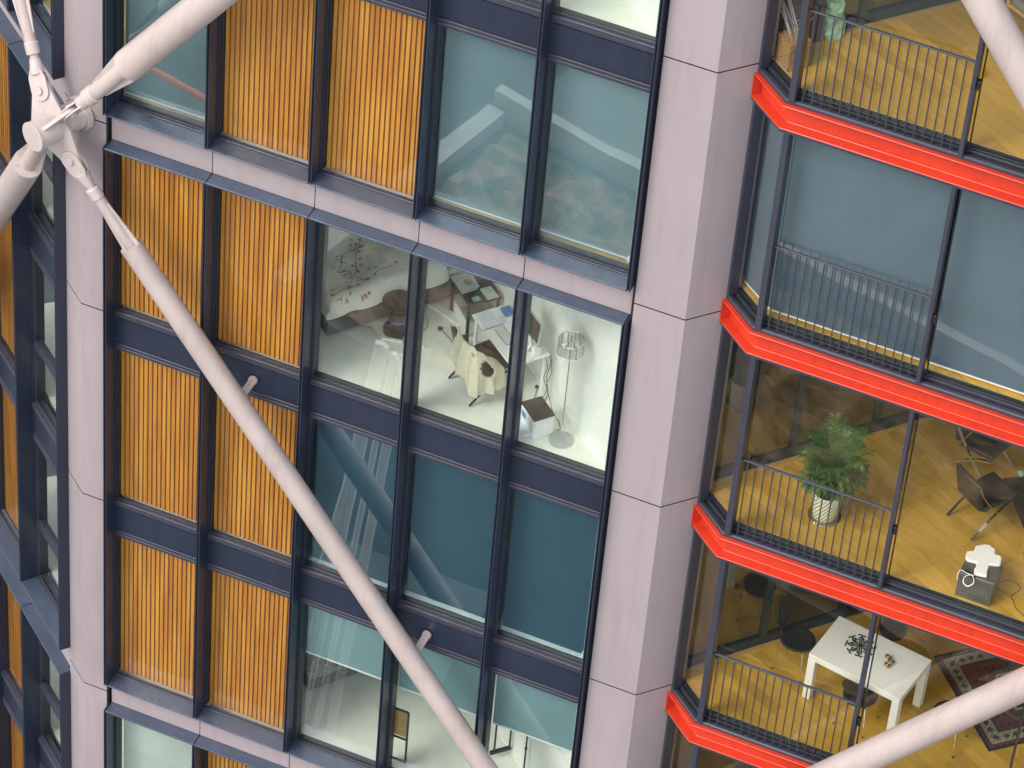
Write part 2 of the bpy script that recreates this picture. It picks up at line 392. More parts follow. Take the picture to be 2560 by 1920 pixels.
def timber(F, u0, u1, z0, z1, label=None):
    f = MB(); a, b = u0 + .050, u1 - .050
    n = 19; pitch = (b - a) / n
    for i in range(n):
        c = a + (i + .5) * pitch
        j = random.uniform(-.0008, .0008)
        f.box(c - .0205 + j, c + .0205 + j, .308, .326, z0 + .012 + random.uniform(0, .006), z1 - .012, 0, F)
    f.box(a, b, .327, .35, z0, z1, 1, F)
    f.box(a - .014, b + .014, .232, .262, z0, z0 + .014, 2, F); f.box(a - .014, b + .014, .232, .262, z1 - .014, z1, 2, F)
    o = f.build('timber_screen', ['slats', 'slatback', 'grey_frame'], B)
    if label: o['label'] = label
    p = MB(); p.box(a - .010, b + .010, .266, .272, z0 + .002, z1 - .002, 0, F)
    p.build('pane', 'glass_clear', o)
    return o
M['glass_clear'] = glass('screen_glass', (0.97, 0.97, 0.95), 0.028, bumpy=.06)

def cassette(F, Wb, nb, zb, zt, kinds, zbreaks, umin=0):
    # zb bottom, zt top (hood), zbreaks: storey levels inside; kinds[(bay,row)]
    z_in_b = zb + .075
    for i in range(nb + 1):
        fin(F, (umin + i) * Wb, zb - .0, zt)
    for i in range(nb):
        u0 = (umin + i) * Wb; u1 = u0 + Wb
        f = MB()
        f.hexa([F(*q) for q in [(u0 + .0225, .0, zb), (u1 - .0225, .0, zb), (u1 - .0225, .255, zb), (u0 + .0225, .255, zb),
                                (u0 + .0225, .0, zb + .018), (u1 - .0225, .0, zb + .018), (u1 - .0225, .255, zb + .022), (u0 + .0225, .255, zb + .022)]])
        f.box(u0 + .035, u1 - .035, .21, .231, zb + .021, zb + .036, 1, F)
        f.build('sill', ['navy_skylit', 'grey_frame'], B, bevel=.002)
        f = MB()
        f.hexa([F(*q) for q in [(u0 + .006, -.003, zt - .025), (u1 - .006, -.003, zt - .025), (u1 - .006, .26, zt - .025), (u0 + .006, .26, zt - .025),
                                (u0 + .006, -.003, zt), (u1 - .006, -.003, zt), (u1 - .006, .26, zt + .006), (u0 + .006, .26, zt + .006)]])
        f.box(u0 - .006, u0 + .006, .001, .25, zt - .05, zt - .008, 1, F)
        f.build('hood', ['navy_skylit', 'black'], B, bevel=.002)
        lv = [zb] + list(zbreaks) + [zt]
        for r in range(len(lv) - 1):
            a = lv[r] + (.026 if r == 0 else .05); b = lv[r + 1] - (.03 if r == len(lv) - 2 else .555)
            kd = kinds(umin + i, lv[r])
            if kd == 'wood': timber(F, u0, u1, a, b)
            elif kd: 
                tr = (a + b) / 2 - .25 if kd == 'Cwin' else None
                window(F, u0, u1, a, b, None, 'glass_blue' if kd == 'blue' else 'glass', tr, round((lv[r] + .2) // 3.1) * 3.1 + .057)
        for zc in zbreaks: spandrel(F, u0, u1, zc)

def kA(i, z):
    if z > 3.0: return 'wood' if i in (1, 2) else 'blue' if z < 5 else 'clear'
    if z < -6.5: return 'wood' if i == 1 else 'clear'
    if i < 2: return 'wood'
    return 'blue' if -3.2 < z < -1 else 'clear'
def kC(i, z):
    if i == 0: return 'Cwin'
    if i == 1: return 'wood'
    return 'Cwin'
L1, L2, L3, L4 = 3.1, 2.632, -6.195, -6.665
cassette(FA, W, 5, L1, 12.0 - .07, kA, (6.2, 9.3))
cassette(FA, W, 5, L3, L2, kA, (-3.1, 0.0))
cassette(FA, W, 5, -15.5, L4, kA, (-12.4, -9.3))
WC = 1.30
cassette(FC, WC, 3, L1, 12.0 - .07, kC, (6.2, 9.3))
cassette(FC, WC, 3, L3, L2, kC, (-3.1, 0.0))
cassette(FC, WC, 3, -15.5, L4, kC, (-12.4, -9.3))

# mauve bands between cassettes
for (F, Wb, nb) in ((FA, W, 5), (FC, WC, 3)):
    for (z0, z1) in ((L2 - .02, L1 + .02), (L4 - .02, L3 + .02), (11.91, 12.42)):
        for i in range(nb):
            f = MB(); a = i * Wb + .0055; b = (i + 1) * Wb - .0055
            if F is FA and i == nb - 1: b = 6.262
            if F is FC and i == 0: a = -.16
            f.box(a, b, .170, .185, z0 + .03, z1, 0, F)
            f.build('cladding_band', 'mauve', B)
        f = MB(); f.box(.001, nb * Wb, .19, .25, z0, z1, 0, F); f.build('cladding_backing', 'black', B)

# columns: stacked cladding panels with black joints
JT = [12.46, 9.36, 6.26, 2.882, .06, -3.04, -6.425, -9.24, -12.34, -15.5]
def column(poly, joints, label):
    root = None
    for i in range(len(joints) - 1):
        f = MB(); f.prism(poly, joints[i + 1] + .008, joints[i] - .008); f.m[0] = f.m[1] = 1
        f.build('column_panel', ['mauve', 'black'], B)
    cx = sum(p[0] for p in poly) / len(poly); cy = sum(p[1] for p in poly) / len(poly)
    f = MB(); f.prism([(cx + (p[0] - cx) * .88, cy + (p[1] - cy) * .86) for p in poly], joints[-1], joints[0]); f.build('column_core', 'black', B)
column([(-.040, .118), (-.365, .118), (-.705, .395), (-.60, .53), (-.040, .53)], JT, 'left')
column([(6.298, .100), (6.885, .102), (7.197, .445), (7.30, .62), (7.10, .80), (6.298, .60)], JT, 'right')
f = MB(); f.prism([(6.262, .13), (6.30, .13), (6.30, .5), (6.262, .5)], -15.5, 12.4); f.prism([(-.042, .13), (-.023, .13), (-.023, .5), (-.042, .5)], -15.5, 12.4)
f.build('shadow_gap', 'black', B)

# ------------------------------------------------------------------ slabs, floors and inner walls
WD = Vector((-.779, .627))                      # direction of the white party wall
WP = Vector((6.12, .375))
def wl(t, off=0): p = WP + WD * t + Vector((WD.y, -WD.x)) * off; return (p.x, p.y)
roomA = [(6.20, .355), wl(5.3), (-1.2, 3.9), FC(3.0, .42, 0)[:2], FC(.12, .42, 0)[:2], (-.35, .45), (-.04, .355)]
roomW = [(7.70, .30), (13.9, .30), (13.9, 8), (2.5, 8), wl(5.3, .13), wl(0, .13), (6.6, .62), (7.10, .80), (7.36, .56)]
for k in range(-4, 4):
    z = k * H
    f = MB(); f.prism(roomA, z - .30, z + .045); f.prism([(p[0], p[1] + .001) for p in roomW], z - .30, z + .045); f.build('floor_slab', 'slab', B)
    f = MB(); f.prism(roomA, z + .0455, z + .052); f.build('room_floor', 'oak' if k == 1 else 'carpet', B)
    f = MB(); f.prism(roomW, z + .0455, z + .052); f.build('winter_garden_floor', 'oak', B)
    if k < 3:
        f = MB(); f.prism([wl(-.06), wl(5.3), wl(5.3, .12), wl(-.06, .12)], z + .053, z + H - .30); f.build('party_wall', 'wall', B)
        f = MB(); f.prism([wl(.0, -.012), wl(5.3, -.012), wl(5.3, -.0005), wl(.0, -.0005)], z + .053, z + .13); f.build('skirting_board', 'white', B)
        f = MB(); f.prism([(-1.3, 3.85), wl(5.25), (wl(5.25)[0], wl(5.25)[1] + .12), (-1.3, 3.97)], z + .053, z + H - .30); f.build('back_wall', 'wall', B)
        f = MB(); f.box(.55, .65, .45, 3.85, z + .053, z + H - .30); f.build('partition_wall', 'wallteal', B)

# ------------------------------------------------------------------ winter gardens
SP0 = Vector((7.168, .412)); SP1 = Vector((7.612, .058)); SPE = 13.9
def offs(d):     # polyline shifted inwards by d (into the building)
    n1 = Vector((SP1.y - SP0.y, -(SP1.x - SP0.x))); n1 = -n1.normalized()
    if n1.y < 0: n1 = -n1
    n2 = Vector((0, 1)); dirS = (SP1 - SP0).normalized()
    a = SP0 + n1 * d
    # intersection of shifted splay with y = SP1.y + d
    y = SP1.y + d; t = (y - a.y) / dirS.y; b = a + dirS * t
    return [(a.x, a.y), (b.x, b.y), (SPE, y)]
def strip(mb, d0, d1, z0, z1, mi=0, i0=0, i1=2, z0b=None, z1b=None):
    p = offs(d0); q = offs(d1)
    for i in range(i0, i1):
        mb.hexa([(*p[i], z0), (*p[i + 1], z0), (*q[i + 1], z0 if z0b is None else z0b), (*q[i], z0 if z0b is None else z0b),
                 (*p[i], z1), (*p[i + 1], z1), (*q[i + 1], z1 if z1b is None else z1b), (*q[i], z1 if z1b is None else z1b)], mi)
def ribbon(mb, prof, mi=0):  # continuous extrusion of closed profile [(d,z)] along the polyline, mitred
    rows = [[(*offs(d)[i], z) for d, z in prof] for i in range(3)]
    n = len(prof); vs = [v for r in rows for v in r]; fs = []
    for i in range(2):
        for k in range(n): fs.append((i * n + k, i * n + (k + 1) % n, (i + 1) * n + (k + 1) % n, (i + 1) * n + k))
    fs += [tuple(range(n)), tuple(range(2 * n, 3 * n))]
    mb.add(vs, fs, mi)
for k in range(-4, 4):
    z = k * H
    f = MB()
    zt, zb = z - .05, z - .352
    ribbon(f, [(0, zt), (0, zt - .016), (.125, zt - .018), (.125, zb + .018), (0, zb + .016), (0, zb), (.16, zb), (.16, zt)])
    a, b, c_, d_ = offs(.001)[0], offs(.159)[0], 0, 0
    dS = (SP1 - SP0).normalized() * .012
    f.prism([(a[0], a[1]), (a[0] + dS.x, a[1] + dS.y), (b[0] + dS.x, b[1] + dS.y), (b[0], b[1])], zb + .001, zt - .001)
    bo = f.build('red_edge_beam', 'red', B, bevel=.005)
    # grey sill above the beam
    f = MB()
    ribbon(f, [(.050, zt + .001), (.044, zt + .045), (.062, zt + .056), (.105, zt + .050), (.108, zt + .001)])
    ribbon(f, [(.110, zt + .001), (.110, zt + .020), (.150, zt + .020), (.150, zt + .001)], 1)
    ribbon(f, [(.152, zt + .001), (.152, zt + .060), (.185, zt + .060), (.185, zt + .001)])
    ribbon(f, [(.187, zt + .001), (.187, zt + .080), (.262, zt + .098), (.262, zt + .001)], 1)
    f.build('sill_track', ['grey_frame', 'darkframe'], B, bevel=.002)
    # head frame below the beam
    f = MB(); ribbon(f, [(.010, zb - .001), (.010, zb - .038), (.20, zb - .038), (.20, zb - .001)])
    f.build('head_frame', 'grey_frame', B, bevel=.002)
    if k < 3:
        z0 = zt + .05; z1 = z + H - .392
        def post(name, cx, cy, hx, hy, rot=0, mats='grey_frame', a=z0, b_=z1, par=B):
            g = MB(); c, s_ = math.cos(rot), math.sin(rot)
            g.obox((cx, cy, (a + b_) / 2), (c, s_, 0), (-s_, c, 0), (0, 0, 1), hx, hy, (b_ - a) / 2)
            return g.build(name, mats, par, bevel=.003)
        post('glazing_post', 7.690, .170, .033, .085)
        post('glazing_post', 7.242, .490, .028, .060, math.atan2(-.354, .444))
        for px in (9.487, 11.33, 13.17):
            post('glazing_post', px, .140, .022 if px < 10 else .008, .062, 0, 'grey_frame' if px < 10 else 'darkframe')
            if px > 10: continue
            q = post('door_stile', px + .045, .235, .006, .02, 0, 'darkframe')
            g = MB(); g.box(px + .024, px + .062, .105, .165, z + .85, z + .96)
            g.build('latch', 'blackp', q, bevel=.004)
        # panes
        g = MB(); g.box(7.735, 9.455, .205, .213, z0 + .02, z1 - .002); pn = g.build('glass_pane', 'glass_wg', B)
        g = MB(); g.box(9.52, 11.30, .235, .243, z0 + .02, z1 - .002); g.build('glass_pane', 'glass_wg', B)
        g = MB(); g.box(11.36, 13.14, .235, .243, z0 + .02, z1 - .002); g.build('glass_pane', 'glass_wg', B)
        p = offs(.155); dd = (SP1 - SP0).normalized()
        a0 = (p[0][0] + dd.x * .07, p[0][1] + dd.y * .07); a1 = (p[1][0] - dd.x * .05, p[1][1] - dd.y * .05)
        g = MB(); g.prism([a0, a1, (a1[0] + .004, a1[1] + .005), (a0[0] + .004, a0[1] + .005)], z0 + .02, z1 - .002); g.build('glass_pane', 'glass_wg', B)
        # railing with balusters
        g = MB(); g.box(7.64, 9.46, .128, .166, z + 1.142, z + 1.158); rl = g.build('railing', 'grey_frame', B, bevel=.003)
        nb_ = 17
        for i in range(nb_):
            x = 7.790 + i * .0985
            g = MB(); g.box(x - .0055, x + .0055, .136, .160, z + .0, z + 1.1415); g.build('baluster', 'grey_frame', rl)
        # inner glazed partition
        PA = Vector((7.205, .765)); PD = Vector((.655, .7555)); PN = Vector((.7555, -.655))
        def pq(t, o): q = PA + PD * t + PN * o; return (q.x, q.y)
        g = MB(); g.prism([pq(-.05, -.03), pq(7, -.03), pq(7, .03), pq(-.05, .03)], z + .0525, z + .185)
        for t in (0.0, 1.06, 2.14, 3.2, 4.3, 5.4):
            g.prism([pq(t - .04, -.028), pq(t + .04, -.028), pq(t + .04, .028), pq(t - .04, .028)], z + .186, z + H - .31)
        pt = g.build('inner_partition', 'darkframe', B)
        g = MB(); g.prism([pq(-.02, -.006), pq(7, -.006), pq(7, .0), pq(-.02, .0)], z + .19, z + H - .31); g.build('glass_pane', 'glass_in', pt)
        g = MB(); g.prism([pq(.0, .036), pq(7, .036), pq(7, .085), pq(.0, .085)], z + .053, z + .062); g.build('floor_edging', 'beech', pt)
        # room behind the partition: floor and wall with the dimness painted in
        g = MB(); g.prism([pq(.0, -.05), pq(7, -.05), pq(7, -1.9), pq(.35, -1.9)], z + .0525, z + .056); g.build('dim_room_floor', 'oak_shaded', B)
        g = MB(); g.prism([pq(.35, -1.9), pq(7, -1.9), pq(7, -1.98), pq(.35, -1.98)], z + .057, z + H - .31); g.build('dim_room_wall', 'wall_shaded', B)
        g = MB(); g.prism([(5, 6.6), (13.9, 6.6), (13.9, 6.7), (5, 6.7)], z + .053, z + H - .31); g.build('back_wall', 'wall_shaded', B)
        g = MB(); g.prism([(13.6, .35), (13.7, .35), (13.7, 6.6), (13.6, 6.6)], z + .053, z + H - .31); g.build('side_wall', 'wall', B)

# ------------------------------------------------------------------ roller blinds
def blind(u0, u1, z0, z1, m, label, v=.398, F=FA, group='roller blinds behind the windows', bar='white_bar', barh=.018, pts=None):
    if pts: c = ((pts[0][0] + pts[1][0]) / 2, (pts[0][1] + pts[1][1]) / 2, z1)
    else: c = F((u0 + u1) / 2, v, z1)
    r = thing('roller_blind', label, 'blind', c, group)
    f = MB(); g = MB()
    if pts:
        a, b = Vector(pts[0]), Vector(pts[1]); d = (b - a).normalized(); n = Vector((-d.y, d.x)) * .002
        f.prism([a - n, b - n, b + n, a + n], z0 + barh, z1); n = n * 4
        g.prism([a - n, b - n, b + n, a + n], z0, z0 + barh)
    else:
        f.box(u0, u1, v, v + .003, z0 + barh, z1, 0, F); g.box(u0, u1, v - .008, v + .011, z0, z0 + barh, 0, F)
    f.build('fabric', m, r); g.build('bottom_bar', bar, r)
    return r
def bw(i): return (i * W + .058, (i + 1) * W - .058)
blind(*bw(0), 3.165, 5.72, 'blind_green', 'grey green roller blind in the top left window behind the big brace')
blind(*bw(3), 3.16, 5.72, 'blind_green', 'lowered grey green roller blind in the window right of the upper timber panels')
blind(*bw(4), 3.185, 5.72, 'blind_green', 'lowered grey green roller blind in the upper window beside the right mauve column')
blind(*bw(2), -3.04, -.48, 'blind_teal', 'dark teal roller blind with white stick reflections, below the bed window')
blind(*bw(3), -3.03, -.48, 'blind_teal', 'dark teal roller blind below the desk window, diagonal brace reflected in it')
blind(*bw(4), -3.035, -.48, 'blind_teal', 'dark teal roller blind below the floor lamp window')
blind(*bw(2), -4.70, -3.6, 'blind_half', 'half lowered roller blind over the grey bed')
blind(*bw(3), -4.72, -3.6, 'blind_half', 'half lowered roller blind partly hidden by the long brace, above a black shelf')
blind(*bw(4), -4.745, -3.6, 'blind_half', 'half lowered roller blind above the black clothes rail')
blind(*bw(0), -9.2, -6.75, 'blind_white', 'white blind in the window at the bottom edge left', v=.40)
blind(0, 0, 3.19, 5.78, 'blind_blue', 'narrow blue grey blind in the angled side window of the winter garden', pts=[(7.30, .66), (7.72, .35)], group='winter garden blinds')
blind(7.73, 9.46, 3.19, 5.78, 'blind_blue', 'wide blue grey blind behind the railing of the closed winter garden', v=.345, group='winter garden blinds')
blind(9.50, 13.5, 3.18, 5.78, 'blind_blue', 'blue grey blind right of the railing in the closed winter garden', v=.365, group='winter garden blinds')

# ------------------------------------------------------------------ braces and node
NP = Vector((-.536, -.24, 2.893)); HA = Vector((-.40, -.9165, 0)).normalized()
FLG = NP - HA * .4146
nA = Vector((0, 1, 0)); nC = Vector((.632, .775, 0))
def orth(n, d):
    n = Vector(n); d = Vector(d).normalized(); n = n - d * n.dot(d); return n.normalized()
def stadium(P, d, n, r, tail, wt):
    # outline: round end of radius r at P, tapering along d to half-width wt at distance tail
    d = Vector(d).normalized(); s = Vector(n).cross(d).normalized(); o = []
    for k in range(13):
        a = PI / 2 + PI * k / 12; o.append(P + d * (math.cos(a) * r) + s * (math.sin(a) * r))
    o += [P - s * r * .98 + d * tail * .55, P - s * wt + d * tail, P + s * wt + d * tail, P + s * r * .98 + d * tail * .55]
    return o
def brace(label, N, d, pl_n, R, length,fin_n=None, pin=.43, rod=.062, thin=.068, ring=True, large=1.66, thick=.045, taper=False, farend=None):
    d = Vector(d).normalized(); pl_n = orth(pl_n, d); fn = orth(nA, d); s = fn.cross(d).normalized()
    P = N + d * pin
    r = thing('diagonal_brace', label, 'brace', tuple(P), 'steel braces across the facade')
    f = MB(); cheek = .022
    for sg in (-1, 1):
        off = pl_n * sg * (thick / 2 + cheek / 2 + .004)
        o = [p + off for p in stadium(P, d, pl_n, .118, .27, .06)]
        f.plate(o, pl_n, cheek)
    # yoke joining the cheeks
    f.tube([P + d * .19, P + d * .25, P + d * .30, P + d * .36], [.085, .082, .07, rod], 24)
    f.build('clevis', 'steel', r, smooth=True, bevel=.004)
    f = MB(); f.cyl(P - pl_n * .075, P + pl_n * .075, .045, 24); f.build('pin', 'steel', r, smooth=True, bevel=.004)
    f = MB(); f.cyl(P + d * .355, P + d * (large - pin + .02 - .83 + .08), rod * .82, 24)
    a = large - pin - .825
    f.build('threaded_rod', 'steel', r, smooth=True)
    f = MB(); f.tube([P + d * a, P + d * (a + .012), P + d * (a + .135), P + d * (a + .147)], [thin, thin + .012, thin + .012, thin], 28); f.build('collar', 'steel', r, smooth=True)
    f = MB(); f.cyl(P + d * (a + .14), P + d * (large - pin + .25), thin, 28); f.build('inner_tube', 'tube', r, smooth=True)
    # tapered cross fins
    f = MB()
    for ax_ in (s,):
        for sg in (-1, 1):
            o = [P + d * (a + .24) + ax_ * sg * (thin * .6), P + d * (a + .24) + ax_ * sg * (thin + .012), P + d * (large - pin - .004) + ax_ * sg * (R - .002), P + d * (large - pin + .05) + ax_ * sg * (R - .006), P + d * (large - pin + .05) + ax_ * sg * thin * .6]
            f.plate(o, fn, .016)
    f.build('gusset_fin', 'steel', r)
    f = MB(); st = P + d * (large - pin)
    n = 40; pts = []; 
    end = P + d * (length - pin)
    # open mouthed outer tube with wall thickness
    prof = [(0, R - .014), (0, R), (1, R)]
    f.tube([st + d * 1e-4, st, st + d * .02, (st + end) / 2, end], [R - .016, R, R, R, R], n, caps=False)
    f.tube([st + d * 1e-4, st + d * .12], [R - .016, R - .016], n, caps=False)
    f.tube([end, end + d * .001], [R, .001], n, caps=False)
    f.build('outer_tube', 'tube', r, smooth=True, recalc=False)
    return r
dT1 = Vector((5.515, 0, -7.374)); dT2 = Vector((1.372 + .536, 0, 5.382 - 2.893))
uC = Vector((-.775, .632, 0))
b1 = brace('long slim brace running from the joint down across timber screens to the bottom edge', NP, dT1, nA, .134, 11.4)
b2 = brace('thick brace rising from the joint to the top edge over the timber panels', NP, dT2, HA.cross(dT2.normalized()), .188, 6.5, large=1.577, rod=.07, thin=.095)
b3 = brace('slim white brace rising from the joint to the top left corner', NP, uC * .68 + Vector((0, 0, 1.0)), nA, .134, 6.5)
b4 = brace('thick brace running down from the joint out of the left edge', NP, uC * .66 + Vector((0, 0, -1.0)), HA.cross(uC * .66 + Vector((0, 0, -1))), .18, 6.5, large=1.25, rod=.07, thin=.095)
def plain_tube(label, a, b, R):
    a, b = Vector(a), Vector(b); mid = (a + b) / 2
    f = MB(); f.tube([a, a.lerp(b, .33), a.lerp(b, .66), b], R, 48)
    return tag(f.build('diagonal_brace', 'tube', None, org=tuple(mid), smooth=True), label, 'brace', 'steel braces across the facade')
plain_tube('thick pale brace crossing the dining table winter garden at the bottom right corner', (7.2, -.24, -5.60), (13.2, -.24, 2.08), .180)
plain_tube('thick pale brace in the top right corner above the winter garden railing', (7.4, -.24, 11.14), (13.2, -.24, 3.51), .176)

hb = thing('brace_joint', 'cylindrical steel joint sticking out of the left mauve column where four braces meet', 'brace joint', tuple(NP))
f = MB(); f.cyl(FLG + HA * .0, NP + HA * .245, .168, 48); f.build('hub_cylinder', 'steel', hb, smooth=True)
f = MB(); f.cyl(NP + HA * .245, NP + HA * .262, .176, 48); f.build('end_cap', 'steel', hb, smooth=True, bevel=.003)
f = MB(); f.cyl(FLG - HA * .03, FLG + HA * .05, .205, 48); f.build('wall_flange', 'steel', hb, smooth=True, bevel=.004)
for (dd, nn, wd) in ((dT1, nA, .15), (dT2, HA.cross(dT2.normalized()), .15), (uC * .68 + Vector((0, 0, 1.0)), nA, .15), (uC * .66 + Vector((0, 0, -1.0)), HA.cross(uC * .66 + Vector((0, 0, -1))), .15)):
    dd = Vector(dd).normalized(); nn = orth(nn, dd); sd = nn.cross(dd).normalized()
    P = NP + dd * .43; o = []
    for k in range(13):
        a = -PI / 2 + PI * k / 12; o.append(P + dd * math.cos(a) * .125 + sd * math.sin(a) * .125)
    o += [NP + dd * .10 + sd * .235, NP - dd * .02 + sd * .235, NP - dd * .02 - sd * .235, NP + dd * .10 - sd * .235]
    f = MB(); f.plate(o, nn, .044); f.build('gusset_plate', 'steel', hb, bevel=.003)

# stub brackets that tie the long brace to the spandrels
def stub(x, z, label):
    b = thing('brace_bracket', label, 'bracket', (x, .21, z), 'brackets between brace and spandrels')
    f = MB(); f.cyl((x, .24, z), (x, .205, z), .068, 28); f.build('sleeve', 'black', b, smooth=True)
    f = MB(); f.cyl((x, .30, z), (x, .17, z), .056, 24); f.build('pin', 'steel', b, smooth=True)
    f = MB(); f.box(x - .046, x + .046, -.20, .168, z - .012, z + .012); f.build('steel_tie', 'steel', b, bevel=.004)
    f = MB(); f.cyl((x, .08, z), (x, .08, z + .022), .010, 12); f.cyl((x, .135, z), (x, .135, z + .022), .008, 12); f.build('bolt', 'chrome', b)
stub(1.816, -.276, 'small steel bracket under the timber screen behind the long brace')
stub(4.193, -3.404, 'small steel bracket on the spandrel under the dark teal blind')

# ------------------------------------------------------------------ surroundings seen only in reflections
g = MB(); g.box(-90, 90, -90, 60, -30.2, -30); o = g.build('ground', 'paving'); o['kind'] = 'structure'
nb = thing('low_neighbour_building', 'low neighbouring building with planted roof and pale coping', 'building', (2, -24, -30))
def ln(t, o): # along the parapet line
    a = Vector((-5.09, -26.28)); d = Vector((.9715, .2369)); n = Vector((-.2369, .9715)); p = a + d * t + n * o; return (p.x, p.y)
g = MB(); g.prism([ln(0, -14), ln(26, -14), ln(26, 7), ln(0, 7)], -29.99, -18.5); g.build('wall', 'roofgrey', nb)
g = MB(); g.prism([ln(-.3, 0), ln(26, 0), ln(26, .24), ln(-.3, .24)], -18.49, -17.9); g.prism([ln(-.3, .4), ln(.1, .4), ln(.1, 7), ln(-.3, 7)], -18.49, -18.1); g.build('coping', 'rooflight', nb)
g = MB()
gx, gy = 100, 28; vs = [(*ln(.4 + 25.2 * a / gx, .6 + 6.2 * b / gy), -18.45 + random.uniform(0, .28)) for a in range(gx + 1) for b in range(gy + 1)]
g.add(vs, [(a * (gy + 1) + b, (a + 1) * (gy + 1) + b, (a + 1) * (gy + 1) + b + 1, a * (gy + 1) + b + 1) for a in range(gx) for b in range(gy)])
g.build('roof_planting', 'hedge', nb)
pod = MB(); pod.box(-6, 1.5, -9.5, -4.2, -29.99, -13.2); tag(pod.build('podium_block', 'paving', None, org=(0, -7, -30)), 'flat grey podium roof below the facade', 'building')
for (x1, z1, x0, z0) in [(0.95, -4.84, 0.14, -11.28), (1.0, -4.83, 0.2, -11.33), (1.05, -4.87, 0.13, -12.7), (1.19, -4.94, 0.32, -12.89), (1.31, -4.92, 0.52, -12.9), (1.37, -4.89, 0.58, -12.89), (0.8, -6.52, -0.01, -11.09)]:
    g = MB(); g.cyl((x0, -5.48, z0), (x1, -5.48, z1), .046, 10)
    tag(g.build('white_pole', 'pole_white', None, org=(x0, -5.48, z0)), 'slender white pole leaning in a row on the podium roof', 'pole', 'white poles on the podium roof')
g = MB(); g.tube([(-1.776, -5.48, -3.1), (-2.05, -5.48, -4.25), (-2.20, -5.48, -4.75), (-2.55, -5.48, -7.2)], .045, 8)
tag(g.build('orange_pole', 'orange', None, org=(-2.5, -5.48, -7.2)), 'thin orange pole standing out in front of the facade', 'pole')
g = MB(); g.tube([(-2.45, -5.48, -1.49), (-1.60, -5.48, -1.70)], .05, 8)
tag(g.build('red_rail', 'orange', None, org=(-2, -5.48, -1.6)), 'short red rail hanging out in front of the facade', 'rail')

# ------------------------------------------------------------------ bedroom (storey 0)
FZ = .053
def frame2(o, ang):          # local frame -> world point
    c, s_ = math.cos(ang), math.sin(ang)
    return lambda x, y, z: (o[0] + c * x - s_ * y, o[1] + s_ * x + c * y, o[2] + z)
def lerp(a, b, t): return a + (b - a) * t
AD = Vector((.62, .785)); AW = Vector((.785, -.62))      # desk depth and width directions
ADG = math.atan2(-.62, .785)

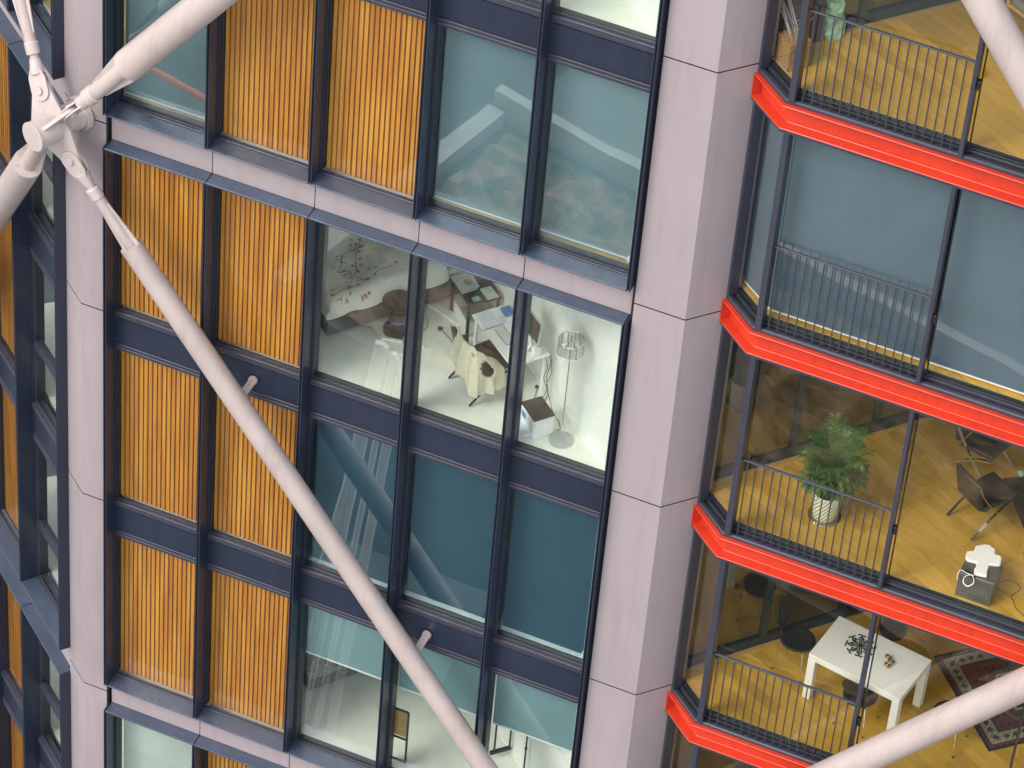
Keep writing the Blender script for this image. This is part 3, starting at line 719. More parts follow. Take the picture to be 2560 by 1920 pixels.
def bed(o, top, base, cover, name_label, seed, flowers=False, hang=.03):
    b = thing('bed', name_label, 'bed', (o[0], o[1], o[2]))
    e1 = Vector((.61, .79)); e2 = Vector((-.79, .61)); Lb, Wb_ = 1.95, 1.55
    def P(a, c, z): q = Vector((o[0], o[1])) + e1 * a + e2 * c; return (q.x, q.y, o[2] + z)
    g = MB(); g.hexa([P(0, 0, .06), P(Lb, 0, .06), P(Lb, Wb_, .06), P(0, Wb_, .06), P(0, 0, .29), P(Lb, 0, .29), P(Lb, Wb_, .29), P(0, Wb_, .29)])
    g.build('bed_base', base, b, bevel=.012)
    for (a, c) in ((.05, .05), (.05, Wb_ - .05), (Lb - .05, .05), (Lb - .05, Wb_ - .05)):
        g = MB(); g.cyl(P(a, c, 0), P(a, c, .06), .02, 10); g.build('leg', 'chrome', b)
    g = MB(); g.hexa([P(.04, .04, .291), P(Lb - .04, .04, .291), P(Lb - .04, Wb_ - .04, .291), P(.04, Wb_ - .04, .291), P(.04, .04, .44), P(Lb - .04, .04, .44), P(Lb - .04, Wb_ - .04, .44), P(.04, Wb_ - .04, .44)])
    g.build('mattress', 'duvet', b, bevel=.03)
    rnd = random.Random(seed); ph = [(rnd.uniform(2, 9), rnd.uniform(0, 6), rnd.uniform(.004, .014), rnd.uniform(0, PI)) for _ in range(9)]
    def hgt(a, c):
        x = min(a + .02, Lb - a + .02, c + .03, Wb_ - c + .03); ed = min(1, max(0, x) / .16)
        z = .36 + .20 * math.sin(ed * PI / 2) ** .7
        for (k, p, am, an) in ph: z += ed * am * math.sin(k * (a * math.cos(an) + c * math.sin(an)) * 1.6 + p + 1.3 * math.sin(3 * a + 2 * c))
        return z
    g = MB(); na, nc = 56, 46; vs = []
    for i in range(na + 1):
        for j in range(nc + 1):
            a = lerp(-.03, Lb * .8, i / na); c = lerp(-hang - .004 * math.sin(i * .41), Wb_ + .03, j / nc)
            vs.append(P(a, c, hgt(a, c) if 0 <= c else hgt(a, c) + .6 * c))
    g.add(vs, [(i * (nc + 1) + j, (i + 1) * (nc + 1) + j, (i + 1) * (nc + 1) + j + 1, i * (nc + 1) + j + 1) for i in range(na) for j in range(nc)])
    if flowers:
        def flat(x, y, r, mi, n=5):
            q = Vector((x, y)) - Vector((o[0], o[1])); a, c = q.dot(e1), q.dot(e2)
            if not (0.0 < a < Lb * .78 and 0 < c < Wb_): return
            k = 10; pts = []
            for t in range(k):
                an = 2 * PI * t / k; rr = r * (1 + .35 * math.cos(an * n / 1.0)); aa, cc = a + rr * math.cos(an), c + rr * math.sin(an)
                pts.append(P(aa, cc, hgt(aa, cc) + .006))
            g.add(pts, [tuple(range(k))], mi)
        def twig(x0, y0, x1, y1):
            pts = []; n_ = 8
            for t in range(n_ + 1):
                x, y = lerp(x0, x1, t / n_) + .02 * math.sin(t), lerp(y0, y1, t / n_) + .015 * math.cos(t * 1.3)
                q = Vector((x, y)) - Vector((o[0], o[1])); a, c = q.dot(e1), q.dot(e2)
                if 0.0 < a < Lb * .78 and 0 < c < Wb_: pts.append(P(a, c, hgt(a, c) + .003))
            if len(pts) > 2: g.tube(pts, .0025, 4, 2)
        FL = [[2.251, 2.093], [2.238, 2.0], [2.309, 2.008], [2.329, 2.024], [2.267, 1.872], [2.328, 1.913], [2.384, 1.786], [2.391, 1.685], [2.4, 1.638], [2.808, 1.88], [2.469, 1.57], [2.684, 1.57], [2.617, 1.45], [2.631, 1.458], [2.577, 1.345], [2.508, 1.243], [2.704, 1.262], [2.69, 1.226], [2.391, 1.042], [2.555, 1.082]]
        DK = [[2.195, 1.939], [2.163, 2.028], [2.258, 1.964], [2.454, 1.861], [2.249, 1.601], [2.182, 1.486], [2.33, 1.511], [2.285, 1.464], [2.316, 1.49], [2.441, 1.697], [2.461, 1.679], [2.367, 1.625], [2.574, 1.648], [2.63, 1.687], [2.675, 1.782], [2.398, 1.504], [2.357, 1.455], [2.437, 1.44], [2.52, 1.446], [2.565, 1.442], [2.49, 1.262], [2.528, 1.272], [2.345, 1.121], [2.558, 1.167], [2.732, 1.314], [2.498, 1.047], [2.429, 1.352], [2.16, 1.639], [2.204, 1.677], [2.264, 1.918]]
        for (x, y) in FL:
            flat(x, y, .018, 1)
            for _ in range(3): flat(x + rnd.uniform(-.03, .03), y + rnd.uniform(-.03, .03), rnd.uniform(.006, .012), rnd.choice((1, 2)))
        for (x, y) in DK:
            flat(x, y, .011, 2, 3)
            for _ in range(3): flat(x + rnd.uniform(-.035, .035), y + rnd.uniform(-.035, .035), rnd.uniform(.004, .009), 2, 3)
        twig(2.25, 2.05, 2.42, 1.6); twig(2.42, 1.6, 2.55, 1.05); twig(2.81, 1.88, 2.63, 1.45); twig(2.63, 1.45, 2.38, 1.02); twig(2.2, 1.95, 2.25, 1.5)
    g.build('duvet', [cover, 'pink', 'twig'], b, smooth=True, recalc=False)
    g = MB(); 
    for c in (.38, 1.15):
        q = P(Lb - .25, c, .50); g.sphere(q, .3, 16, 0, (.75, .95, .30))
    g.build('pillows', 'duvet', b, smooth=True)
    return b
bed((2.425, .870, FZ), .5, 'bedbase', 'duvet', 'bed with white duvet printed with pink blossom twigs', 3, True)
bed((2.395, .900, -6.047), .5, 'bedgrey', 'speckle', 'dark grey bed with black and white speckled throw under the half lowered blind', 11, False, .06)

# round black stand beside the bed
st = thing('round_stand', 'black round tiered stand with a blue ring beside the bed corner', 'stand', (3.075, 1.40, FZ))
g = MB(); g.tube([(3.075, 1.40, FZ), (3.075, 1.40, FZ + .03), (3.075, 1.40, FZ + .05)], [.17, .17, .12], 32); g.cyl((3.075, 1.40, FZ + .05), (3.075, 1.40, FZ + .44), .045, 20); g.build('base', 'dish', st, smooth=True)
g = MB(); g.tube([(3.075, 1.40, FZ + .20), (3.075, 1.40, FZ + .30)], [.11, .10], 28); g.build('drum', 'dish', st, smooth=True)
g = MB(); g.tube([(3.075 + .108 * math.cos(a), 1.40 + .108 * math.sin(a), FZ + .19) for a in [2 * PI * k / 24 for k in range(25)]], .008, 6); g.build('blue_ring', 'blue', st)
g = MB(); g.tube([(3.075, 1.40, FZ + .42), (3.075, 1.40, FZ + .455), (3.075, 1.40, FZ + .475)], [.18, .20, .15], 36); g.build('top_dish', 'dish', st, smooth=True)

# white floor frame (feet of an airer)
g = MB()
for a, b_ in (((2.97, 1.17), (3.26, 1.235)), ((3.19, 1.43), (3.24, 1.19)), ((3.24, 1.20), (3.285, .95)), ((3.24, 1.235), (3.48, 1.27))):
    a = Vector((*a, FZ + .025)); b_ = Vector((*b_, FZ + .025)); d = (b_ - a); g.obox((a + b_) / 2, d.normalized(), Vector((-d.y, d.x, 0)).normalized(), (0, 0, 1), d.length / 2, .016, .012)
tag(g.build('airer_foot', 'white', None, org=(3.24, 1.2, FZ)), 'white crossed metal foot lying on the pale floor between bed and chair', 'stand')

# side table with books
T0 = Vector((3.443, 1.986)); TX = Vector((.727, -.687)); TY = Vector((.714, .70))
def tp(a, c, z): q = T0 + TX * a + TY * c; return (q.x, q.y, z)
def tb(g, a0, a1, c0, c1, z0, z1, mi=0): g.hexa([tp(a0, c0, z0), tp(a1, c0, z0), tp(a1, c1, z0), tp(a0, c1, z0), tp(a0, c0, z1), tp(a1, c0, z1), tp(a1, c1, z1), tp(a0, c1, z1)], mi)
sd = thing('side_table', 'dark brown side table with books and leaflets between bed and desk', 'side table', tp(.26, .2, FZ))
g = MB(); tb(g, 0, .53, 0, .42, .565, .60); g.build('tabletop', 'brownlid', sd, bevel=.003)
for a, c in ((.02, .02), (.49, .02), (.02, .38), (.49, .38)):
    g = MB(); tb(g, a, a + .03, c, c + .03, FZ, .5648); g.build('leg', 'blackp', sd)
g = MB(); tb(g, .05, .49, .03, .40, .30, .315); g.build('shelf', 'crystal', sd)
g = MB(); tb(g, .06, .47, .05, .40, FZ + .002, FZ + .18); g.build('drawer', 'white', sd, bevel=.004)
def slab(name, m, corners, z, t, label, cat, group=None):
    g = MB(); g.prism(corners, z, z + t)
    return tag(g.build(name, m, None, org=(corners[0][0], corners[0][1], z), bevel=min(.003, t * .3)), label, cat, group)
slab('book', 'bookgrey', [(3.47, 1.955), (3.71, 1.745), (3.835, 1.90), (3.60, 2.11)], .6005, .022, 'large grey book lowest in the pile on the dark side table', 'book')
slab('book', 'bookgrey', [(3.50, 1.965), (3.70, 1.78), (3.845, 1.925), (3.66, 2.10)], .6235, .022, 'pale grey book with olive disc on its cover, on top of the pile', 'book')
g = MB(); g.cyl((3.70, 1.93, .6457), (3.70, 1.93, .6466), .055, 28); g.build('cover_disc', 'olive', bpy.data.objects['book.001'])
slab('leaflet', 'paper_g', [(3.85, 1.925), (4.01, 1.79), (4.105, 1.905), (3.94, 2.03)], .6005, .004, 'pale green and cream leaflet at the right edge of the dark side table', 'leaflet')
slab('card', 'cyan', [(3.825, 1.735), (3.875, 1.69), (3.945, 1.765), (3.88, 1.81)], .6005, .003, 'small cyan patterned card at the front edge of the dark side table', 'card')
slab('pale_band', 'white', [(3.20, 1.955), (3.30, 2.03), (3.74, 1.90), (3.66, 1.79)], FZ + .001, .03, 'thin white slab marking a pale band on the floor under the dark side table', 'board')  # thin white slab where a pale band crosses the floor

# desk
DO = Vector((4.018, 1.287))
def dp(a, c, z): q = DO + AW * a + AD * c; return (q.x, q.y, z)
def db(g, a0, a1, c0, c1, z0, z1, mi=0): g.hexa([dp(a0, c0, z0), dp(a1, c0, z0), dp(a1, c1, z0), dp(a0, c1, z0), dp(a0, c0, z1), dp(a1, c0, z1), dp(a1, c1, z1), dp(a0, c1, z1)], mi)
dk = thing('desk', 'white rectangular desk standing against the wall by the floor lamp', 'desk', dp(.47, .25, FZ))
g = MB(); db(g, 0, .95, 0, .50, .765, .79); g.build('desktop', 'white', dk, bevel=.004)
for a, c in ((.04, .05), (.91, .05), (.04, .45), (.91, .45)):
    g = MB(); g.cyl(dp(a, c, FZ), dp(a, c, .7648), .022, 16); g.build('leg', 'white', dk, smooth=True)
def dslab(name, m, a0, a1, c0, c1, z, t, label, cat, group=None):
    g = MB(); db(g, a0, a1, c0, c1, z, z + t)
    return tag(g.build(name, m, None, org=dp(a0, c0, z), bevel=min(.002, t * .3)), label, cat, group)
dslab('paper_pad', 'paper', .03, .16, .02, .22, .7905, .012, 'pale blue paper pad at the left front corner of the white desk', 'paper')
dslab('paper_sheet', 'paper', .165, .28, .02, .30, .7905, .003, 'pale blue paper sheet beside the pad on the white desk', 'paper')
dslab('pen_strip', 'blue', .285, .297, .0, .25, .7905, .004, 'blue and green strip lying along the papers on the white desk', 'ruler')
dslab('small_box', 'blue', .06, .20, .33, .45, .7905, .03, 'blue and white box at the back left of the white desk', 'box')
kb = thing('keyboard', 'slim silver keyboard lying in the middle of the white desk', 'keyboard', dp(.5, .15, .7905))
g = MB(); db(g, .33, .62, .115, .235, .7905, .799); g.build('base_plate', 'keyboard_grey', kb)
g = MB()
for i in range(14):
    for j in range(5):
        db(g, .335 + i * .0203, .335 + i * .0203 + .016, .122 + j * .0218, .122 + j * .0218 + .017, .7991, .803)
g.build('keys', 'white', kb); kb.children[1]['kind'] = 'stuff'
mo = thing('monitor', 'silver framed monitor turned to the window on the right end of the white desk', 'monitor', dp(.80, .33, .7905))
g = MB(); g.hexa([dp(.57, .33, .93), dp(.93, .33, .93), dp(.93, .345, .93), dp(.57, .345, .93), dp(.57, .36, 1.27), dp(.93, .36, 1.27), dp(.93, .375, 1.27), dp(.57, .375, 1.27)]); g.build('casing', 'keys', mo, bevel=.003)
g = MB(); g.hexa([dp(.59, .327, .985), dp(.91, .327, .985), dp(.91, .3335, .985), dp(.59, .3335, .985), dp(.59, .352, 1.25), dp(.91, .352, 1.25), dp(.91, .359, 1.25), dp(.59, .359, 1.25)]); g.build('screen', 'brownlid', mo)
g = MB(); g.hexa([dp(.70, .36, .795), dp(.80, .36, .795), dp(.80, .37, .795), dp(.70, .37, .795), dp(.70, .348, 1.0), dp(.80, .348, 1.0), dp(.80, .36, 1.0), dp(.70, .36, 1.0)]); g.build('stand', 'keys', mo)
dlp = thing('desk_lamp', 'white desk lamp with broad round base on the desk corner', 'lamp', dp(.86, .20, .7905))
c0 = Vector(dp(.83, .19, .79))
g = MB(); g.tube([c0 + Vector((0, 0, .001)), c0 + Vector((0, 0, .02)), c0 + Vector((0, 0, .045)), c0 + Vector((0, 0, .05))], [.145, .14, .09, .02], 36); g.build('base', 'whitem', dlp, smooth=True)
g = MB(); g.tube([c0 + Vector((.03, .03, .03)), c0 + Vector((.07, .09, .12)), c0 + Vector((.03, .13, .20))], .014, 12); g.build('arm', 'whitem', dlp, smooth=True)
dslab('white_speaker', 'whitem', .86, .93, .30, .38, .7905, .13, 'small white box shaped speaker behind the desk lamp', 'speaker')
dslab('dark_pouch', 'leather_br', .70, .80, .16, .28, .7905, .02, 'dark brown pouch beside the desk lamp', 'pouch')

# chairs with crossed flat bar legs
def xchair(name_label, loc, ang, m, cat='chair', seatw=.48):
    ch = thing('x_frame_chair', name_label, cat, loc)
    T = frame2(loc, ang)      # local x = forward, y = left
    h = seatw / 2
    g = MB()  # seat cushion, tilted back
    g.hexa([T(-.20, -h, .35), T(.24, -h, .40), T(.24, h, .40), T(-.20, h, .35), T(-.20, -h, .42), T(.24, -h, .47), T(.24, h, .47), T(-.20, h, .42)])
    g.build('seat', m, ch, bevel=.018, smooth=True)
    g = MB(); g.hexa([T(-.27, -h, .40), T(-.205, -h, .40), T(-.205, h, .40), T(-.27, h, .40), T(-.37, -h, .84), T(-.31, -h, .85), T(-.31, h, .85), T(-.37, h, .84)])
    g.build('backrest', m, ch, bevel=.018, smooth=True)
    for sgn in (-1, 1):
        y = sgn * (h + .012); g = MB()
        def bar(pts, wd=.016, th=.006):
            for i in range(len(pts) - 1):
                a, b_ = Vector(T(pts[i][0], y, pts[i][1])), Vector(T(pts[i + 1][0], y, pts[i + 1][1])); d = (b_ - a).normalized(); sv = (Vector(T(0, 1, 0)) - Vector(T(0, 0, 0))).normalized()
                g.obox((a + b_) / 2, d, sv, d.cross(sv), (b_ - a).length / 2 + .002, wd, th)
        c1 = [(-.35 + .62 * t, .84 - .84 * (t ** .72)) for t in [k / 12 for k in range(13)]]
        c2 = [(.24 - .56 * t, .40 - .395 * (t ** 1.5)) for t in [k / 12 for k in range(13)]]
        bar(c1); bar(c2); g.build('leg_frame', 'chrome', ch)
    return ch
xc1 = xchair('brown leather chair with chrome legs pushed up to the white desk', (4.335, 1.02, FZ), math.atan2(.785, .62), 'leather_br')
# jacket over its back: a sheet that hangs behind the backrest and wraps round its right side
jk = MB(); T = frame2((4.335, 1.02, FZ), math.atan2(.785, .62))
PATH = [(-.30, .22), (-.37, .10), (-.40, -.08), (-.38, -.24), (-.30, -.315), (-.16, -.345), (-.02, -.33), (.06, -.28)]
n1, n2 = 44, 56; vs = []
def pat(u):
    q = u * (len(PATH) - 1); i = min(len(PATH) - 2, int(q)); f = q - i; f = f * f * (3 - 2 * f) * .5 + f * .5
    return lerp(PATH[i][0], PATH[i + 1][0], f), lerp(PATH[i][1], PATH[i + 1][1], f)
for i in range(n1 + 1):
    t = i / n1
    for j in range(n2 + 1):
        u = j / n2
        x, y = pat(u)
        top = .90 - .02 * math.cos(u * 8) - (.30 * max(0, u - .52) / .48) ** 1.15 * 1.2
        bot = lerp(.44, .30, u) if u < .45 else lerp(.20, .24, u)
        bot += .015 * math.sin(u * 21)
        if .45 <= u < .5: bot = lerp(.36, .22, (u - .45) / .05)
        z = lerp(top, bot, t)
        # shoulders pulled in at the top, folds growing downwards
        cx_, cy_ = -.30, -.05
        k = .80 + .20 * min(1, t * 3) + .10 * t
        fold = .020 * t * math.sin(u * 34 + 1.5 * t) + .010 * t * math.sin(u * 61)
        x = cx_ + (x - cx_) * k + fold * .6; y = cy_ + (y - cy_) * k - fold
        vs.append(T(x, y, z))
hole = lambda t, u: ((t - .36) / .20) ** 2 + ((u - .70) / .085) ** 2 < 1
fs = []
for i in range(n1):
    for j in range(n2):
        if hole((i + .5) / n1, (j + .5) / n2): continue
        fs.append((i * (n2 + 1) + j, (i + 1) * (n2 + 1) + j, (i + 1) * (n2 + 1) + j + 1, i * (n2 + 1) + j + 1))
jk.add(vs, fs)
jo = jk.build('jacket', 'fleece', None, org=(4.2, .9, .3), smooth=True, recalc=False)
md = jo.modifiers.new('t', 'SOLIDIFY'); md.thickness = .022; md.offset = -1
tag(jo, 'cream fleece jacket hung over the back of the brown chair', 'jacket')
g = MB(); hc = [vs[int(n1 * (.36 + .24 * math.sin(2 * PI * k / 20))) * (n2 + 1) + int(round(n2 * (.70 + .10 * math.cos(2 * PI * k / 20))))] for k in range(20)]
inn = Vector(T(.0, .045, 0)) - Vector(T(0, 0, 0)); g.add([Vector(p) + inn for p in hc], [tuple(range(20))]); g.build('sleeve_lining', 'leather_br', jo)

# printer
pr = thing('printer', 'white printer with dark lid on the floor beside the lamp foot', 'printer', (5.15, .64, FZ))
pc = [(4.925, .655), (5.193, .430), (5.365, .640), (5.10, .858)]
g = MB(); g.prism([(p[0], p[1]) for p in pc], FZ, .335); g.build('body', 'whitem', pr, bevel=.02)
g = MB(); cx, cy = 5.146, .646; g.prism([(cx + (p[0] - cx) * 1.0, cy + (p[1] - cy) * 1.0) for p in pc], .336, .355); g.build('lid', 'brownlid', pr, bevel=.006)
e1 = Vector((5.193 - 4.925, .430 - .655)).normalized(); e2 = Vector((-e1.y, e1.x)) * -1
def fb(g, a0, a1, d0, d1, z0, z1):
    q = lambda a, d: (4.925 + e1.x * a + e2.x * d, .655 + e1.y * a + e2.y * d)
    g.hexa([(*q(a0, d0), z0), (*q(a1, d0), z0), (*q(a1, d1), z0), (*q(a0, d1), z0), (*q(a0, d0), z1), (*q(a1, d0), z1), (*q(a1, d1), z1), (*q(a0, d1), z1)])
g = MB(); fb(g, .03, .30, .0, .10, .10, .125); g.build('paper_tray', 'paper', pr)
g = MB(); fb(g, .06, .15, .0, .004, .21, .29); g.build('display', 'blue', pr)

# floor lamp
lx, ly = 5.478, .588
fl = thing('floor_lamp', 'slim floor lamp with crystal drum shade in the white corner', 'floor lamp', (lx, ly, FZ))
g = MB(); g.tube([(lx, ly, FZ), (lx, ly, FZ + .012), (lx, ly, FZ + .016)], [.142, .142, .132], 48); g.build('base', 'keys', fl, smooth=True)
g = MB(); g.cyl((lx, ly, FZ + .016), (lx, ly, 1.66), .008, 12); g.build('pole', 'chrome', fl, smooth=True)
zs = 1.43; sh = MB(); R_ = .150
for zz in (zs, zs + .16):
    sh.tube([(lx + R_ * math.cos(2 * PI * k / 36), ly + R_ * math.sin(2 * PI * k / 36), zz) for k in range(37)], .005, 6, 1)
for k in range(36):
    a = 2 * PI * (k + .5) / 36; c, s_ = math.cos(a), math.sin(a)
    sh.obox((lx + R_ * c, ly + R_ * s_, zs + .08), (-s_, c, 0), (c, s_, 0), (0, 0, 1), .0095, .003, .073, 0 if k % 3 else 2)
sh.build('shade', ['crystal', 'chrome', 'keys'], fl)
g = MB()
for k in range(3):
    a = 2 * PI * k / 3; g.tube([(lx, ly, zs + .02), (lx + .148 * math.cos(a), ly + .148 * math.sin(a), zs + .01)], .003, 5)
for k in range(5):
    a = 2 * PI * k / 5; g.cyl((lx + .055 * math.cos(a), ly + .055 * math.sin(a), zs + .02), (lx + .055 * math.cos(a), ly + .055 * math.sin(a), zs + .09), .012, 8)
g.build('lamp_holder', 'chrome', fl)

def cable(pts, label, r=.004, m='cable', name='cable'):
    P_ = [Vector(p) for p in pts]; out_ = []
    for i in range(len(P_) - 1):
        p0, p1, p2, p3 = P_[max(0, i - 1)], P_[i], P_[i + 1], P_[min(len(P_) - 1, i + 2)]
        for k in range(6):
            t = k / 6; out_.append(.5 * ((2 * p1) + (p2 - p0) * t + (2 * p0 - 5 * p1 + 4 * p2 - p3) * t * t + (3 * p1 - p0 - 3 * p2 + p3) * t ** 3))
    out_.append(P_[-1]); g = MB(); g.tube(out_, r, 6, 0)
    return tag(g.build(name, m, None, org=tuple(P_[0])), label, 'cable')
cable([(5.04, 1.13, .79), (5.10, 1.08, .70), (5.08, 1.02, .5), (5.12, 1.0, .3), (5.10, .97, .1), (5.16, .90, .058), (5.22, .86, .058), (5.25, .80, .058)], 'dark cable falling from the desk corner to the back of the printer', .0045)
cable([(5.06, 1.09, .78), (5.13, 1.03, .6), (5.10, .99, .4), (5.17, .97, .2), (5.24, .93, .06), (5.33, .86, .058), (5.40, .74, .058), (5.36, .68, .08)], 'dark cable looping from the desk corner past the lamp pole', .004)
cable([(5.02, 1.06, .76), (5.07, 1.05, .62), (5.04, 1.04, .45), (5.09, 1.03, .3), (5.03, 1.0, .1), (4.95, 1.05, .058), (4.92, 1.18, .058), (4.90, 1.26, .06)], 'dark cable ending in a plug on the floor under the desk', .004)
g = MB(); g.box(4.875, 4.915, 1.235, 1.275, FZ, FZ + .03); tag(g.build('plug', 'cable', None, org=(4.895, 1.255, FZ), bevel=.006), 'black mains plug on the floor under the right end of the desk', 'plug')
g = MB(); g.cyl((3.507, 1.641, FZ), (3.507, 1.641, FZ + .03), .028, 14); tag(g.build('plug', 'cable', None, org=(3.507, 1.641, FZ), bevel=.004), 'round dark plug on the floor left of the brown chair', 'plug')
cable([(3.535, 1.63, .065), (3.65, 1.56, .058), (3.78, 1.47, .058), (3.87, 1.40, .058)], 'straight dark cable from the round plug to the brown bag', .004)
slab('brown_bag', 'leather_br', [(3.80, 1.42), (3.86, 1.30), (3.98, 1.36), (3.92, 1.50)], FZ, .22, 'brown leather bag on the floor between side table and chair', 'bag')
cable([(3.20, 1.50, .058), (3.30, 1.46, .058), (3.36, 1.60, .058), (3.30, 1.75, .058)], 'thin dark cable curling on the floor by the round black stand', .003)

# ------------------------------------------------------------------ lower room (storey -2)
FZ2 = -6.047
fs_ = thing('black_frame_shelf', 'black metal frame standing at the window left of the long brace', 'shelf', (3.86, .40, FZ2))
def bar3(g, a, b_, w_=.011):
    a, b_ = Vector(a), Vector(b_); d = (b_ - a).normalized(); up = Vector((0, 0, 1)) if abs(d.z) < .9 else Vector((0, 1, 0)); s_ = d.cross(up).normalized(); g.obox((a + b_) / 2, d, s_, d.cross(s_), (b_ - a).length / 2, w_, w_)
g = MB()
for (x, y) in ((3.955, .41), (3.73, .41)): bar3(g, (x, y, FZ2), (x, y, FZ2 + .92))
for zz in (.012, .42, .92): bar3(g, (3.741, .41, FZ2 + zz), (3.944, .41, FZ2 + zz), .0105)
g.build('frame', 'blackp', fs_)
g = MB(); g.box(3.745, 3.94, .425, .44, FZ2 + .44, FZ2 + .90); g.build('back_panel', 'beech', fs_)
rl_ = thing('clothes_rail', 'black metal clothes rail with thin upright poles beside the white wall', 'clothes rail', (4.94, 1.12, FZ2))
g = MB(); g.cyl((4.885, 1.03, FZ2 + .03), (4.885, 1.03, FZ2 + 1.6), .013, 10); g.build('pole', 'blackp', rl_)
g = MB(); g.cyl((5.02, 1.20, FZ2 + .03), (5.02, 1.20, FZ2 + 1.6), .013, 10); g.build('pole', 'blackp', rl_)
g = MB(); bar3(g, (4.84, 1.01, FZ2 + .025), (5.03, 1.21, FZ2 + .025), .022); g.build('foot', 'blackp', rl_)
g = MB(); bar3(g, (4.885, 1.03, FZ2 + 1.61), (5.02, 1.20, FZ2 + 1.61), .013); g.build('top_rail', 'blackp', rl_)
g = MB(); g.cyl((5.33, .93, FZ2), (5.33, .93, FZ2 + 1.75), .012, 10); g.sphere((5.33, .93, FZ2 + .44), .022, 10); tag(g.build('black_pole', 'blackp', None, org=(5.33, .93, FZ2)), 'single black pole with a small knob in front of the white wall', 'pole')

# ------------------------------------------------------------------ winter garden, storey 0
# potted palm
px, py = 8.565, .835
pp = thing('potted_palm', 'bushy green palm in a ribbed cream pot behind the railing', 'potted plant', (px, py, FZ))
g = MB(); prof = [(0, .12), (.01, .135), (.12, .152), (.30, .168), (.38, .170), (.385, .162), (.33, .155)]
rings = []; nn_ = 56; vs = []
for (zz, r_) in prof:
    for k in range(nn_): vs.append((px + r_ * math.cos(2 * PI * k / nn_), py + r_ * math.sin(2 * PI * k / nn_), FZ + zz))
g.add(vs, [(i * nn_ + k, i * nn_ + (k + 1) % nn_, (i + 1) * nn_ + (k + 1) % nn_, (i + 1) * nn_ + k) for i in range(len(prof) - 1) for k in range(nn_)])
for k in range(22):       # slanting grooves
    a0 = 2 * PI * k / 22; pts = []
    for t in range(11):
        q = t / 10; a = a0 + q * 1.5; zz = .02 + q * .35; r_ = .137 + .034 * min(1, zz / .30) ** .8
        pts.append((px + r_ * math.cos(a), py + r_ * math.sin(a), FZ + zz))
    g.tube(pts, .0042, 5, 1)
g.build('pot', ['pot', 'potgroove'], pp, smooth=True, recalc=False)
g = MB(); g.cyl((px, py, FZ + .25), (px, py, FZ + .33), .154, 40); g.build('soil', 'soil', pp)
g = MB(); g.tube([(px, py, FZ), (px, py, FZ + .008)], [.19, .18], 36); g.build('saucer', 'crystal', pp)
lf = MB(); stm = MB(); rnd = random.Random(5)
for i in range(125):
    az_ = rnd.uniform(0, 2 * PI); el0 = rnd.uniform(.85, 1.54); Ln = rnd.uniform(.75, 1.38) * (1.0 if el0 > 1.2 else .72)
    base = Vector((px + .03 * math.cos(az_), py + .03 * math.sin(az_), FZ + .32 + rnd.uniform(0, .10)))
    hd = Vector((math.cos(az_), math.sin(az_), 0)); pts = []; p = base.copy(); e_ = el0
    for k in range(13):
        pts.append(p.copy()); p = p + (hd * .54 * math.cos(e_) + Vector((0, 0, 1)) * math.sin(e_)) * Ln / 12 * (.78); e_ -= .07 + (.14 if k > 7 else 0)
    stm.tube(pts, [.005 * (1 - k / 15) for k in range(13)], 5)
    sv = hd.cross(Vector((0, 0, 1)))
    mi = 1 if rnd.random() < .22 else 0
    for k in range(4, 13):
        for rep in (0, .5):
            q = pts[k] if k == 12 or rep == 0 else pts[k].lerp(pts[k + 1] if k < 12 else pts[k], .5)
            d = (pts[min(12, k + 1)] - pts[k - 1]).normalized(); nrm = sv.cross(d).normalized()
            for sg in (-1, 1):
                ll = .135 * math.sin(PI * (k - 1.6) / 13.0) ** .6 * rnd.uniform(.75, 1.15)
                dr = (d * .75 + sv * sg * .75 + nrm * rnd.uniform(-.15, .25)).normalized()
                t1 = q + dr * ll * .5 + Vector((0, 0, -.008)); t2 = q + dr * ll + Vector((0, 0, -.045 * ll / .16 - rnd.uniform(0, .02)))
                wv = dr.cross(nrm).normalized() * .0075
                lf.add([q - wv * .5, q + wv * .5, t1 + wv, t1 - wv, t2], [(0, 1, 2, 3), (3, 2, 4)], mi)
lf.build('fronds', ['leaf', 'leaf2'], pp, recalc=False)
stm.build('stems', 'leaf2', pp, recalc=False)

# black crossed leg chairs and table
xchair('black leather chair with chrome crossed legs nearest the window pane', (10.17, 1.60, FZ), math.atan2(.83, .56), 'leather_b', 'chair', .42)
xchair('black leather chair with chrome legs farther back, half hidden by the red beam', (9.90, 2.38, FZ), math.atan2(-.30, .95), 'leather_b', 'chair', .46)
gt = thing('glass_table', 'dark square glass table between the black leather chairs', 'table', (10.84, 1.80, FZ))
g = MB(); c_, s_ = math.cos(-.95), math.sin(-.95)
def gp(a, b_, z): return (10.84 + a * c_ - b_ * s_, 1.80 + a * s_ + b_ * c_, z)
g.hexa([gp(-.42, -.42, .44), gp(.42, -.42, .44), gp(.42, .42, .44), gp(-.42, .42, .44), gp(-.42, -.42, .462), gp(.42, -.42, .462), gp(.42, .42, .462), gp(-.42, .42, .462)]); g.build('tabletop', 'leather_b', gt, bevel=.003)
for a, b_ in ((-.38, -.38), (.38, -.38), (-.38, .38), (.38, .38)):
    g = MB(); g.cyl(gp(a, b_, FZ), gp(a, b_, .4398), .014, 12); g.build('leg', 'chrome', gt)
g = MB(); g.sphere((10.42, 2.02, .505), .042, 16); tag(g.build('glass_ball', 'greenbag', None, org=(10.42, 2.02, .462), smooth=True), 'small green glass ball on the dark table', 'ornament')

